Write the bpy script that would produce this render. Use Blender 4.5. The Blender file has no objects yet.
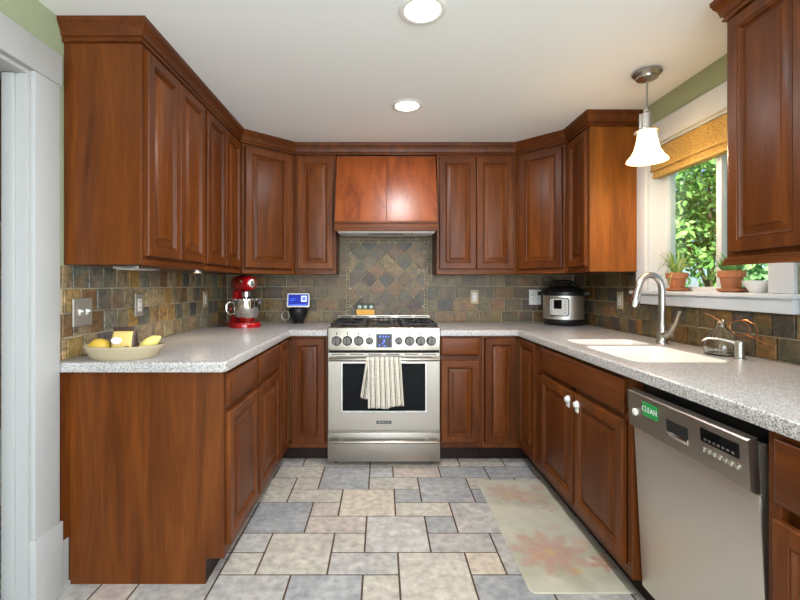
import bpy, bmesh, math, random
from mathutils import Vector, Matrix, noise
from mathutils.geometry import tessellate_polygon
R = math.radians
PI = math.pi
random.seed(7)
scene = bpy.context.scene
COL = scene.collection

# ------------------------------------------------------------------ camera, world, light, exposure
FPX = 430.0
CH = 1.22
cam_d = bpy.data.cameras.new('camera')
cam = bpy.data.objects.new('camera', cam_d)
COL.objects.link(cam)
cam.location = (0, 0, CH)
cam.rotation_euler = (R(90), 0, 0)
cam_d.sensor_width = 36.0
cam_d.lens = 36.0 * FPX / 800.0
cam_d.shift_x = 18.0 / 800.0
cam_d.shift_y = -15.0 / 800.0
cam_d.clip_start = 0.05
scene.camera = cam

world = bpy.data.worlds.new('sky')
scene.world = world
world.use_nodes = True
wn = world.node_tree
bgn = wn.nodes['Background']
skyn = wn.nodes.new('ShaderNodeTexSky')
skyn.sky_type = 'HOSEK_WILKIE'
skyn.turbidity = 4.0
skyn.ground_albedo = 0.4
skyn.sun_direction = (-0.45, -0.35, 0.8)
wn.links.new(skyn.outputs[0], bgn.inputs[0])
bgn.inputs[1].default_value = 5.5

def light(name, kind, loc, rot, energy, color=(1, 1, 1), **kw):
    d = bpy.data.lights.new(name, kind)
    d.energy = energy
    d.color = color
    for k, v in kw.items():
        setattr(d, k, v)
    o = bpy.data.objects.new(name, d)
    COL.objects.link(o)
    o.location = loc
    o.rotation_euler = rot
    return o

light('sun', 'SUN', (0, 0, 8), (R(38), R(-28), 0), 20.0, (1.0, 0.95, 0.86), angle=R(1.0))
# unseen fill light added in the rear wall opening, standing in for daylight
light('added_rear_fill', 'AREA', (0.2, -2.95, 1.25), (R(120), 0, 0), 135.0, (0.82, 0.91, 1.0), shape='RECTANGLE', size=2.6, size_y=2.0)

# second fill light, added at an opening cut for it behind the camera
light('added_side_fill', 'AREA', (1.56, -1.0, 1.5), (R(8), R(90), 0), 78.0, (0.84, 0.93, 1.0), shape='RECTANGLE', size=1.05, size_y=1.6)

vs = scene.view_settings
scene.display_settings.display_device = 'sRGB'
vs.view_transform = 'Standard'
vs.look = 'None'
vs.gamma = 1.0
vs.use_curve_mapping = False
vs.exposure = 0.0
scene.cycles.use_denoising = True
scene.cycles.max_bounces = 10

# ------------------------------------------------------------------ helpers
def lin(c):
    return tuple((x / 255 / 12.92) if x / 255 <= 0.04045 else ((x / 255 + 0.055) / 1.055) ** 2.4 for x in c[:3])

def lin4(c):
    return lin(c) + (1.0,)

class MB:
    """collects shapes in one bmesh"""
    def __init__(self):
        self.bm = bmesh.new()

    def box(self, x0, x1, y0, y1, z0, z1, bev=0.0, seg=2, M=None):
        bm = self.bm
        vs_ = [bm.verts.new((x, y, z)) for x in (x0, x1) for y in (y0, y1) for z in (z0, z1)]
        fi = [(0, 1, 3, 2), (4, 6, 7, 5), (0, 4, 5, 1), (2, 3, 7, 6), (0, 2, 6, 4), (1, 5, 7, 3)]
        fs = [bm.faces.new([vs_[i] for i in f]) for f in fi]
        if M is not None:
            bmesh.ops.transform(bm, matrix=M, verts=vs_)
        if bev > 0:
            es = list({e for f in fs for e in f.edges})
            bmesh.ops.bevel(bm, geom=es, offset=bev, segments=seg, profile=0.6, affect='EDGES', clamp_overlap=True)
        return self

    def rings(self, rs, cap0=True, cap1=True, closed=True):
        """loft a list of rings, each a list of points"""
        bm = self.bm
        vr = [[bm.verts.new(p) for p in r] for r in rs]
        n = len(vr[0])
        for a, b in zip(vr[:-1], vr[1:]):
            for i in range(n if closed else n - 1):
                j = (i + 1) % n
                bm.faces.new((a[i], a[j], b[j], b[i]))
        if cap0 and n > 2:
            bm.faces.new(list(reversed(vr[0])))
        if cap1 and n > 2:
            bm.faces.new(vr[-1])
        return self

    def lathe(self, prof, n=24, M=None, caps=(True, True), sx=1.0, sy=1.0):
        M = M or Matrix()
        rs = []
        for r, z in prof:
            r = max(r, 1e-4)
            rs.append([M @ Vector((r * sx * math.cos(2 * PI * i / n), r * sy * math.sin(2 * PI * i / n), z)) for i in range(n)])
        return self.rings(rs, caps[0], caps[1])

    def tube(self, pts, r, n=10, caps=True):
        pts = [Vector(p) for p in pts]
        if not isinstance(r, (list, tuple)):
            r = [r] * len(pts)
        t = [(pts[min(i + 1, len(pts) - 1)] - pts[max(i - 1, 0)]).normalized() for i in range(len(pts))]
        u = t[0].orthogonal().normalized()
        rs = []
        for i, p in enumerate(pts):
            u = (u - t[i] * u.dot(t[i])).normalized()
            v = t[i].cross(u)
            rs.append([p + (u * math.cos(2 * PI * k / n) + v * math.sin(2 * PI * k / n)) * r[i] for k in range(n)])
        return self.rings(rs, caps, caps)

    def prism(self, poly, z0, z1, holes=(), bev=0.0, seg=2, M=None):
        bm = self.bm
        loops = [poly] + list(holes)
        tv = []
        tedges = []
        for lp in loops:
            v = [bm.verts.new((x, y, z1)) for x, y in lp]
            tv.append(v)
            tedges += [bm.edges.new((v[i], v[(i + 1) % len(v)])) for i in range(len(v))]
        if len(loops) == 1:
            fs = [bm.faces.new(tv[0])]
        else:
            flat = [v for lp in tv for v in lp]
            tris = tessellate_polygon([[v.co.copy() for v in lp] for lp in tv])
            fs = [bm.faces.new([flat[i] for i in t_]) for t_ in tris]
        low = {v: bm.verts.new((v.co.x, v.co.y, z0)) for lp in tv for v in lp}
        for f in fs:
            f.normal_update()
            bm.faces.new([low[v] for v in reversed(f.verts)])
        for lp in tv:
            for i in range(len(lp)):
                a, b = lp[i], lp[(i + 1) % len(lp)]
                bm.faces.new((a, b, low[b], low[a]))
        allv = [v for lp in tv for v in lp] + list(low.values())
        bmesh.ops.recalc_face_normals(bm, faces=list({f for v in allv for f in v.link_faces}))
        if M is not None:
            bmesh.ops.transform(bm, matrix=M, verts=allv)
        if bev > 0:
            bmesh.ops.bevel(bm, geom=[e for e in tedges[:len(poly)] if e.is_valid], offset=bev, segments=seg, profile=0.5, affect='EDGES', clamp_overlap=True)
        return self

    def grid(self, f, nu, nv):
        bm = self.bm
        g = [[bm.verts.new(f(i / nu, j / nv)) for j in range(nv + 1)] for i in range(nu + 1)]
        for i in range(nu):
            for j in range(nv):
                bm.faces.new((g[i][j], g[i + 1][j], g[i + 1][j + 1], g[i][j + 1]))
        return self

    def build(self, name, m, parent=None, loc=None, rot=None, smooth=35, recalc=True):
        if recalc:
            bmesh.ops.recalc_face_normals(self.bm, faces=self.bm.faces)
        me = bpy.data.meshes.new(name)
        self.bm.to_mesh(me)
        self.bm.free()
        if smooth:
            me.polygons.foreach_set('use_smooth', [True] * len(me.polygons))
            me.set_sharp_from_angle(angle=R(smooth))
        me.materials.append(m)
        o = bpy.data.objects.new(name, me)
        COL.objects.link(o)
        if parent is not None:
            o.parent = parent
        if loc is not None:
            o.location = loc
        if rot is not None:
            o.rotation_euler = rot
        return o

def tag(o, label, cat, group=None):
    o['label'] = label
    o['category'] = cat
    if group:
        o['group'] = group
    return o

def thing(name, label, cat, loc=(0, 0, 0), rz=0.0, group=None):
    o = bpy.data.objects.new(name, None)
    COL.objects.link(o)
    o.empty_display_size = 0.1
    o.location = loc
    o.rotation_euler = (0, 0, rz)
    return tag(o, label, cat, group)

def struct_empty(name, loc=(0, 0, 0)):
    o = bpy.data.objects.new(name, None)
    COL.objects.link(o)
    o.location = loc
    o['kind'] = 'structure'
    return o

def struct(o):
    o['kind'] = 'structure'
    return o

def part_text(body, size, m, parent, loc, rot, name='lettering', depth=0.0004, align='CENTER'):
    c = bpy.data.curves.new(name, 'FONT')
    c.body = body
    c.size = size
    c.extrude = depth
    c.align_x = align
    c.align_y = 'CENTER'
    c.materials.append(m)
    tmp = bpy.data.objects.new(name + '_curve', c)
    COL.objects.link(tmp)
    bpy.context.view_layer.update()
    me = bpy.data.meshes.new_from_object(tmp.evaluated_get(bpy.context.evaluated_depsgraph_get()))
    bpy.data.objects.remove(tmp)
    me.materials.clear()
    me.materials.append(m)
    o = bpy.data.objects.new(name, me)
    COL.objects.link(o)
    o.parent = parent
    o.location = loc
    o.rotation_euler = rot
    return o

def rrect(x0, x1, y0, y1, r, n=5):
    pts = []
    for cx, cy, a0 in ((x1 - r, y1 - r, 0), (x0 + r, y1 - r, 90), (x0 + r, y0 + r, 180), (x1 - r, y0 + r, 270)):
        for k in range(n + 1):
            a = R(a0 + 90 * k / n)
            pts.append((cx + r * math.cos(a), cy + r * math.sin(a)))
    return pts

AXY = Matrix.Rotation(R(90), 4, 'X')     # local +z of a lathe -> -y

def at(x, y, z):
    return Matrix.Translation((x, y, z))

# ------------------------------------------------------------------ materials
class NT:
    def __init__(self, name):
        self.m = bpy.data.materials.new(name)
        self.m.use_nodes = True
        self.t = self.m.node_tree
        self.b = self.t.nodes['Principled BSDF']

    def n(self, kind, **kw):
        o = self.t.nodes.new('ShaderNode' + kind)
        for k, v in kw.items():
            if k.startswith('i_'):
                key = k[2:].replace('_', ' ')
                o.inputs[key].default_value = v
            else:
                setattr(o, k, v)
        return o

    def l(self, a, b):
        self.t.links.new(a, b)

    def ramp(self, fac, stops):
        r = self.n('ValToRGB')
        el = r.color_ramp.elements
        while len(el) < len(stops):
            el.new(0.5)
        for e, (p, c) in zip(el, stops):
            e.position = p
            e.color = lin4(c)
        self.l(fac, r.inputs[0])
        return r.outputs[0]

    def mix(self, a, b, fac, mode='MIX'):
        x = self.n('Mix', data_type='RGBA', blend_type=mode)
        for s, v in ((x.inputs[6], a), (x.inputs[7], b), (x.inputs[0], fac)):
            if hasattr(v, 'links'):
                self.l(v, s)
            else:
                s.default_value = v
        return x.outputs[2]

    def set(self, **kw):
        for k, v in kw.items():
            self.b.inputs[k.replace('_', ' ')].default_value = v
        return self

def plain(name, c, rough=0.5, metal=0.0, **kw):
    t = NT(name)
    t.set(Base_Color=lin4(c), Roughness=rough, Metallic=metal, **kw)
    # a slight, uneven surface
    nz = t.n('TexNoise', i_Scale=60.0, i_Detail=2.0)
    tc = t.n('TexCoord')
    t.l(tc.outputs['Object'], nz.inputs['Vector'])
    mr = t.n('MapRange')
    mr.inputs[3].default_value = max(0.02, rough - 0.04)
    mr.inputs[4].default_value = min(1.0, rough + 0.04)
    t.l(nz.outputs[0], mr.inputs[0])
    t.l(mr.outputs[0], t.b.inputs['Roughness'])
    return t.m

def wood(name, horizontal=None, dark=(72, 34, 10), mid=(108, 56, 17), light_=(136, 75, 27), rough=0.4, coat=0.08):
    t = NT(name)
    tc = t.n('TexCoord')
    oi = t.n('ObjectInfo')
    mp = t.n('Mapping')
    sc = {None: (9, 9, 0.9), 'x': (0.9, 9, 9), 'y': (9, 0.9, 9)}[horizontal]
    mp.inputs['Scale'].default_value = sc
    cb = t.n('CombineXYZ')
    m1 = t.n('Math', operation='MULTIPLY')
    m1.inputs[1].default_value = 37.0
    t.l(oi.outputs['Random'], m1.inputs[0])
    for k in range(3):
        t.l(m1.outputs[0], cb.inputs[k])
    t.l(tc.outputs['Object'], mp.inputs['Vector'])
    t.l(cb.outputs[0], mp.inputs['Location'])
    n1 = t.n('TexNoise', i_Scale=1.3, i_Detail=7.0, i_Roughness=0.6, i_Distortion=0.9)
    t.l(mp.outputs[0], n1.inputs['Vector'])
    col = t.ramp(n1.outputs[0], [(0.2, dark), (0.5, mid), (0.8, light_)])
    mp2 = t.n('Mapping')
    mp2.inputs['Scale'].default_value = tuple(v * 14 if v > 1 else v * 4 for v in sc)
    t.l(tc.outputs['Object'], mp2.inputs['Vector'])
    n2 = t.n('TexNoise', i_Scale=2.2, i_Detail=3.0)
    t.l(mp2.outputs[0], n2.inputs['Vector'])
    fine = t.ramp(n2.outputs[0], [(0.3, (206, 200, 194)), (0.6, (255, 255, 255))])
    col = t.mix(col, fine, 0.7, 'MULTIPLY')
    # one board darker, another lighter
    tone = t.ramp(oi.outputs['Random'], [(0.0, (205, 198, 195)), (1.0, (255, 255, 255))])
    col = t.mix(col, tone, 0.8, 'MULTIPLY')
    t.l(col, t.b.inputs['Base Color'])
    bp = t.n('Bump', i_Strength=0.05, i_Distance=0.002)
    t.l(n2.outputs[0], bp.inputs['Height'])
    t.l(bp.outputs[0], t.b.inputs['Normal'])
    t.set(Roughness=rough, Coat_Weight=coat, Coat_Roughness=0.3, Specular_IOR_Level=0.22)
    return t.m

def tilemat(name, vein, rough, bump, scale=9.0, amount=0.5, rust=0.0):
    """stone tiles: the tint of each tile comes from its own colour attribute, clouds and veins on top"""
    t = NT(name)
    at_ = t.n('Attribute', attribute_name='tint')
    tc = t.n('TexCoord')
    n1 = t.n('TexNoise', i_Scale=scale, i_Detail=8.0, i_Roughness=0.65, i_Distortion=1.5)
    t.l(tc.outputs['Object'], n1.inputs['Vector'])
    v = t.ramp(n1.outputs[0], vein)
    col = t.mix(at_.outputs['Color'], v, amount, 'OVERLAY')
    if rust:
        n3 = t.n('TexNoise', i_Scale=scale * 0.8, i_Detail=6.0, i_Roughness=0.7, i_Distortion=0.8)
        mp3 = t.n('Mapping')
        mp3.inputs['Location'].default_value = (3.1, 5.7, 1.9)
        t.l(tc.outputs['Object'], mp3.inputs['Vector'])
        t.l(mp3.outputs[0], n3.inputs['Vector'])
        mk = t.n('MapRange')
        mk.inputs[1].default_value = 0.5
        mk.inputs[2].default_value = 0.72
        mk.inputs[4].default_value = rust
        t.l(n3.outputs[0], mk.inputs[0])
        col = t.mix(col, lin4((150, 100, 48)), mk.outputs[0])
    n2 = t.n('TexNoise', i_Scale=scale * 5, i_Detail=5.0)
    t.l(tc.outputs['Object'], n2.inputs['Vector'])
    v2 = t.ramp(n2.outputs[0], [(0.3, (170, 164, 156)), (0.62, (255, 255, 255))])
    col = t.mix(col, v2, 0.55, 'MULTIPLY')
    t.l(col, t.b.inputs['Base Color'])
    bp = t.n('Bump', i_Strength=bump, i_Distance=0.004)
    t.l(n1.outputs[0], bp.inputs['Height'])
    t.l(bp.outputs[0], t.b.inputs['Normal'])
    t.set(Roughness=rough)
    return t.m

def steel(name, c=(172, 164, 154), rough=0.32, axis='x'):
    t = NT(name)
    tc = t.n('TexCoord')
    mp = t.n('Mapping')
    mp.inputs['Scale'].default_value = {'x': (2, 300, 300), 'z': (300, 300, 2)}[axis]
    t.l(tc.outputs['Object'], mp.inputs['Vector'])
    n1 = t.n('TexNoise', i_Scale=1.0, i_Detail=3.0)
    t.l(mp.outputs[0], n1.inputs['Vector'])
    mr = t.n('MapRange')
    mr.inputs[3].default_value = rough - 0.07
    mr.inputs[4].default_value = rough + 0.1
    t.l(n1.outputs[0], mr.inputs[0])
    t.l(mr.outputs[0], t.b.inputs['Roughness'])
    t.set(Base_Color=lin4(c), Metallic=1.0)
    return t.m

def counter_mat():
    t = NT('speckled_solid_surface')
    tc = t.n('TexCoord')
    v1 = t.n('TexVoronoi', i_Scale=330.0)
    t.l(tc.outputs['Object'], v1.inputs['Vector'])
    bw = t.n('RGBToBW')
    t.l(v1.outputs['Color'], bw.inputs[0])
    c = t.ramp(bw.outputs[0], [(0.22, (112, 107, 105)), (0.36, (164, 159, 156)), (0.62, (188, 183, 180)), (0.8, (206, 202, 199))])
    t.l(c, t.b.inputs['Base Color'])
    t.set(Roughness=0.28)
    return t.m

def emit(name, c, s):
    t = NT(name)
    t.set(Base_Color=lin4(c), Emission_Color=lin4(c), Emission_Strength=s, Roughness=0.4)
    return t.m

def paint(name, c, rough=0.55, bump=0.04):
    t = NT(name)
    tc = t.n('TexCoord')
    n1 = t.n('TexNoise', i_Scale=180.0, i_Detail=3.0)
    t.l(tc.outputs['Object'], n1.inputs['Vector'])
    bp = t.n('Bump', i_Strength=bump, i_Distance=0.002)
    t.l(n1.outputs[0], bp.inputs['Height'])
    t.l(bp.outputs[0], t.b.inputs['Normal'])
    t.set(Base_Color=lin4(c), Roughness=rough)
    return t.m

def stripes_mat():
    t = NT('striped_linen')
    tc = t.n('TexCoord')
    sx = t.n('SeparateXYZ')
    t.l(tc.outputs['UV'], sx.inputs[0])
    m = t.n('Math', operation='MULTIPLY')
    m.inputs[1].default_value = 7.0
    t.l(sx.outputs[0], m.inputs[0])
    fr = t.n('Math', operation='FRACT')
    t.l(m.outputs[0], fr.inputs[0])
    c = t.ramp(fr.outputs[0], [(0.0, (222, 214, 200)), (0.40, (224, 216, 202)), (0.43, (70, 62, 56)), (0.54, (70, 62, 56)), (0.58, (222, 214, 200)), (0.70, (218, 210, 196)), (0.72, (100, 92, 84)), (0.78, (100, 92, 84)), (0.80, (222, 214, 200))])
    nz = t.n('TexNoise', i_Scale=90.0, i_Detail=2.0)
    t.l(tc.outputs['Object'], nz.inputs['Vector'])
    v = t.ramp(nz.outputs[0], [(0.35, (225, 220, 214)), (0.6, (255, 255, 255))])
    c = t.mix(c, v, 0.7, 'MULTIPLY')
    t.l(c, t.b.inputs['Base Color'])
    t.set(Roughness=0.9)
    return t.m

def pane_mat():
    t = NT('window_glass')
    nt = t.t
    out = nt.nodes['Material Output']
    tr = t.n('BsdfTransparent')
    tr.inputs[0].default_value = (0.93, 0.97, 0.94, 1)
    gl = t.n('BsdfGlossy')
    gl.inputs['Roughness'].default_value = 0.02
    lw = t.n('LayerWeight')
    lw.inputs[0].default_value = 0.5
    pw = t.n('Math', operation='POWER')
    pw.inputs[1].default_value = 4.0
    t.l(lw.outputs['Facing'], pw.inputs[0])
    fr = t.n('MapRange')
    fr.inputs[3].default_value = 0.045
    fr.inputs[4].default_value = 0.9
    t.l(pw.outputs[0], fr.inputs[0])
    mx = t.n('MixShader')
    t.l(fr.outputs[0], mx.inputs[0])
    t.l(tr.outputs[0], mx.inputs[1])
    t.l(gl.outputs[0], mx.inputs[2])
    t.l(mx.outputs[0], out.inputs[0])
    return t.m

def leaf_mat(name, a, b, c):
    t = NT(name)
    at_ = t.n('Attribute', attribute_name='tint')
    tc = t.n('TexCoord')
    col = t.ramp(at_.outputs['Fac'], [(0.0, a), (0.5, b), (1.0, c)])
    t.l(col, t.b.inputs['Base Color'])
    t.set(Roughness=0.5)
    out = t.t.nodes['Material Output']
    tl = t.n('BsdfTranslucent')
    t.l(col, tl.inputs[0])
    mx = t.n('MixShader')
    mx.inputs[0].default_value = 0.4
    t.l(t.b.outputs[0], mx.inputs[1])
    t.l(tl.outputs[0], mx.inputs[2])
    t.l(mx.outputs[0], out.inputs[0])
    return t.m

def woven_mat():
    t = NT('woven_gold_fabric')
    tc = t.n('TexCoord')
    mp = t.n('Mapping')
    mp.inputs['Scale'].default_value = (1, 60, 260)
    t.l(tc.outputs['Object'], mp.inputs['Vector'])
    n1 = t.n('TexNoise', i_Scale=1.0, i_Detail=3.0)
    t.l(mp.outputs[0], n1.inputs['Vector'])
    c = t.ramp(n1.outputs[0], [(0.3, (150, 112, 52)), (0.5, (190, 150, 78)), (0.7, (214, 178, 108))])
    t.l(c, t.b.inputs['Base Color'])
    t.set(Roughness=0.8)
    return t.m

W_V = wood('cherry_wood_upright')
W_H = wood('cherry_wood_lengthwise', 'x')
W_HY = wood('cherry_wood_crown', 'y')
W_LAMPLIT = wood('cherry_wood_painted_lamplit', None, (120, 68, 20), (158, 94, 30), (182, 116, 44), 0.42, 0.08)  # lighter cherry: the pendant's orange glow is put into this colour
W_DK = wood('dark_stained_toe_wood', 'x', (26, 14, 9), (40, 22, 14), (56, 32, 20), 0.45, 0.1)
M_HOOD = wood('burled_cherry_wood', None, (84, 38, 13), (132, 64, 24), (158, 86, 36), 0.36, 0.25)
M_COUNTER = counter_mat()
M_SLATE = tilemat('split_slate', [(0.28, (96, 95, 90)), (0.5, (186, 183, 176)), (0.7, (238, 226, 202))], 0.38, 1.0, 16.0, 1.0, 0.6)
M_FLOORT = tilemat('tumbled_floor_stone', [(0.28, (166, 168, 172)), (0.5, (190, 188, 186)), (0.7, (218, 214, 208))], 0.4, 0.2, 5.5, 0.85)
M_GROUT = plain('pale_grout', (184, 172, 148), 0.9)
M_FGROUT = plain('brown_grout', (84, 66, 48), 0.9)
M_STEEL = steel('brushed_steel_lengthwise')
M_STEELZ = steel('brushed_steel_upright', (226, 220, 212), 0.42, 'z')
M_CHROME = plain('polished_chrome', (215, 212, 208), 0.12, 1.0)
M_NICKEL = plain('satin_nickel', (190, 186, 180), 0.33, 1.0)
M_KNOB = plain('grey_knob_steel', (84, 80, 77), 0.38, 1.0)
M_PLATE = plain('satin_steel_plate', (190, 184, 174), 0.5, 0.75)
M_BRASS = plain('aged_brass', (112, 84, 54), 0.5, 1.0)
M_DKMETAL = plain('dark_pewter', (170, 166, 160), 0.3, 1.0)
M_BLACKGL = plain('black_oven_glass', (10, 11, 13), 0.06, Specular_IOR_Level=0.12)
M_IRON = plain('black_cast_iron', (24, 23, 23), 0.5)
M_BLACK = plain('black_plastic', (22, 21, 22), 0.38)
M_DARK = plain('dark_recess', (14, 12, 11), 0.8)
M_WHITEP = paint('white_trim_paint', (208, 210, 213), 0.35, 0.01)
M_DOORP = paint('white_door_paint', (180, 180, 179), 0.4, 0.01)
M_GREEN = paint('sage_green_wall_paint', (160, 168, 136), 0.7)
M_CEIL = paint('white_ceiling_paint', (243, 243, 243), 0.85, 0.08)
M_SIDEW = paint('cream_wall_paint', (206, 200, 188), 0.8)
M_WHITE = plain('white_plastic', (232, 230, 226), 0.35)
M_SINK = plain('white_sink_composite', (240, 236, 228), 0.25)
M_RED = plain('red_enamel', (168, 14, 22), 0.16, 0.0, Coat_Weight=0.6)
M_TERRA = plain('terracotta_clay', (176, 110, 70), 0.75)
M_SOIL = plain('potting_soil', (56, 40, 28), 0.95)
M_PALE = plain('pale_grey_panel', (200, 196, 190), 0.4)
M_CREAMC = plain('cream_stoneware', (182, 166, 136), 0.4)
M_YEL = plain('yellow_rind', (214, 176, 66), 0.45)
M_YELP = plain('pale_yellow_peel', (232, 212, 120), 0.5)
M_LABEL = plain('yellow_printed_bag', (220, 192, 116), 0.35)
M_BAGDK = plain('dark_brown_bag', (74, 54, 44), 0.35)
M_GREENL = plain('clean_magnet_green', (38, 150, 74), 0.45)
M_DKGREEN = plain('dark_green_print', (34, 66, 44), 0.5)
M_ORANGE = plain('orange_yellow_print', (232, 170, 70), 0.5)
M_COPPER = plain('copper_wire', (190, 130, 92), 0.3, 1.0)
M_DISP = emit('blue_screen', (12, 36, 150), 0.5)
M_DISP2 = emit('pale_screen_tile', (190, 200, 240), 0.9)
M_RDISP = emit('dark_blue_panel', (10, 12, 30), 0.25)
M_RDIG = emit('blue_digits', (80, 110, 250), 0.9)
M_LENS = emit('lit_downlight_lens', (255, 250, 240), 7.0)
M_SHADE = emit('lit_frosted_glass', (255, 212, 140), 9.0)
M_PUCK = emit('lit_puck_lens', (255, 224, 170), 6.0)
M_TOWEL = stripes_mat()
M_PANE = pane_mat()
M_GOLD = woven_mat()
M_BARK = plain('tree_bark', (84, 70, 54), 0.9)
M_LAWN = plain('lawn_ground', (86, 116, 54), 0.95)
M_TREE = leaf_mat('tree_leaves', (70, 112, 44), (122, 166, 84), (190, 216, 142))
M_SHRUB = leaf_mat('shrub_leaves', (60, 104, 60), (110, 158, 96), (176, 208, 150))
M_SPIDER = leaf_mat('spider_plant_leaves', (104, 142, 60), (158, 186, 98), (206, 218, 150))
M_HERB = leaf_mat('herb_leaves', (80, 136, 64), (124, 176, 90), (176, 208, 136))

def glass_mat():
    t = NT('clear_bottle_glass')
    t.set(Base_Color=(0.96, 0.98, 0.97, 1), Roughness=0.02, Transmission_Weight=1.0, IOR=1.45)
    return t.m
M_GLASS = glass_mat()

# ------------------------------------------------------------------ room dimensions
CEIL = 2.288
XL, XR, YB = -1.29, 1.59, 3.56           # wall faces
FL, FR, FB = -0.645, 0.947, 2.95          # base cabinet faces
UL, UR, UB = -0.975, 1.28, 3.245           # wall cabinet faces
CT = 0.914
UZ = 1.303                                # underside of wall cabinets

# ------------------------------------------------------------------ tiled surfaces
def tile_mesh(name, tiles, groutrect, M, mat, gmat, thick, gap, bev=0.002, z_jit=0.0, parent=None, edge_jit=0.0):
    """tiles: list of (poly2d, rgb) in a plane (u, v); third axis is out of the surface"""
    bm = bmesh.new()
    lay = bm.loops.layers.float_color.new('tint')
    def face(vs, c, mi):
        f = bm.faces.new(vs)
        f.material_index = mi
        for lp in f.loops:
            lp[lay] = lin4(c)
    for r in groutrect:
        u0, u1, v0, v1 = r
        face([bm.verts.new(M @ Vector((u, v, 0))) for u, v in ((u0, v0), (u1, v0), (u1, v1), (u0, v1))], (128, 128, 128), 1)
    for poly, c in tiles:
        cx = sum(p[0] for p in poly) / len(poly)
        cy = sum(p[1] for p in poly) / len(poly)
        z = thick + random.uniform(-z_jit, z_jit)
        n = len(poly)
        def ins(d, zz):
            out = []
            for i in range(n):
                p = Vector(poly[i])
                a = (Vector(poly[i - 1]) - p).normalized()
                b = (Vector(poly[(i + 1) % n]) - p).normalized()
                s = abs(a.x * b.y - a.y * b.x)
                q = p + (a + b) * (d / max(s, 0.3))
                out.append((q.x, q.y, zz))
            return out
        g = gap / 2
        base = ins(g, 0)
        if edge_jit:
            jit = [(random.uniform(-edge_jit, edge_jit), random.uniform(-edge_jit, edge_jit)) for _ in range(n)]
        else:
            jit = [(0, 0)] * n
        add = lambda L: [bm.verts.new(M @ Vector((p[0] + j[0], p[1] + j[1], p[2]))) for p, j in zip(L, jit)]
        r0 = add(base)
        r1 = add(ins(g, z - bev))
        r2 = add(ins(g + bev, z))
        for a, b in ((r0, r1), (r1, r2)):
            for i in range(n):
                j = (i + 1) % n
                face((a[i], a[j], b[j], b[i]), c, 0)
        face(r2, c, 0)
    me = bpy.data.meshes.new(name)
    bm.to_mesh(me)
    bm.free()
    me.materials.append(mat)
    me.materials.append(gmat)
    o = bpy.data.objects.new(name, me)
    COL.objects.link(o)
    if parent:
        o.parent = parent
    return o

# ---- floor: modular stone, laid out on a 6 inch grid
ROWY = {0: 1.812, 1: 1.963, 2: 2.116, 3: 2.272, 4: 2.415, 5: 2.572, 6: 2.726, 7: 2.893, 8: 3.05}
def rowy(j):
    if j in ROWY:
        return ROWY[j]
    return 1.812 + 0.1545 * j if j < 0 else 3.05 + 0.1545 * (j - 8)
def colx(c):
    return 0.072 + 0.152 * c
BG, PK, CR, GC, WM = (170, 172, 175), (196, 184, 177), (200, 194, 184), (190, 187, 184), (205, 193, 178)
KNOWN = [(-5, -3, 6, 7, CR), (-3, -1, 5, 7, BG), (-1, 0, 6, 7, BG), (0, 2, 6, 7, PK), (2, 4, 6, 7, BG), (4, 6, 6, 7, BG),
         (-6, -4, 4, 6, CR), (-4, -3, 5, 6, CR), (-1, 1, 5, 6, CR), (1, 3, 4, 6, BG), (3, 4, 5, 6, CR), (3, 4, 4, 5, BG),
         (-4, -2, 4, 5, CR), (-2, 0, 3, 5, WM), (0, 1, 4, 5, BG), (-5, -3, 2, 4, BG), (-3, -2, 3, 4, PK), (0, 2, 3, 4, CR),
         (2, 4, 2, 4, GC), (-3, -1, 2, 3, PK), (-1, 1, 1, 3, GC), (1, 2, 2, 3, BG), (-5, -4, 1, 2, GC), (-4, -2, 0, 2, CR),
         (-2, -1, 1, 2, CR), (1, 3, 1, 2, GC), (3, 5, 0, 2, GC), (-5, -4, 0, 1, CR), (-2, 0, 0, 1, GC), (0, 2, -1, 1, CR),
         (2, 3, 0, 1, WM), (-5, -3, -2, 0, GC), (-3, -1, -2, 0, BG), (-1, 0, -1, 0, CR), (2, 4, -2, 0, BG), (4, 6, -1, 0, GC),
         (-8, -7, -1, 1, PK), (-7, -5, -1, 1, GC), (-4, -1, 7, 8, CR), (-6, -4, 7, 8, GC), (-1, 3, 7, 8, CR), (3, 5, 7, 8, CR), (5, 7, 7, 8, GC),
         (-10, -8, -1, 0, GC), (-9, -8, 0, 1, CR)]
used = {}
tiles = []
def put(c0, c1, j0, j1, col):
    for c in range(c0, c1):
        for j in range(j0, j1):
            used[(c, j)] = 1
    d = random.uniform(-5, 5)
    tiles.append(([(colx(c0), rowy(j0)), (colx(c1), rowy(j0)), (colx(c1), rowy(j1)), (colx(c0), rowy(j1))], tuple(v + d for v in col)))
for k in KNOWN:
    put(*k)
C0, C1, J0, J1 = -24, 10, -32, 12
for j in range(J0, J1):
    for c in range(C0, C1):
        if (c, j) in used:
            continue
        opts = [(2, 2), (2, 2), (2, 1), (1, 1), (1, 2), (2, 1)]
        random.shuffle(opts)
        for w, h in opts + [(1, 1)]:
            if c + w > C1 or j + h > J1:
                continue
            if all((c + a, j + b) not in used for a in range(w) for b in range(h)):
                put(c, c + w, j, j + h, random.choice([BG, PK, CR, GC, CR, GC]))
                break
floor = struct(tile_mesh('floor', tiles, [(colx(C0), colx(C1), rowy(J0), rowy(J1))], Matrix.Translation((0, 0, -0.0022)), M_FLOORT, M_FGROUT, 0.0022, 0.0085, 0.0008))

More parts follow.
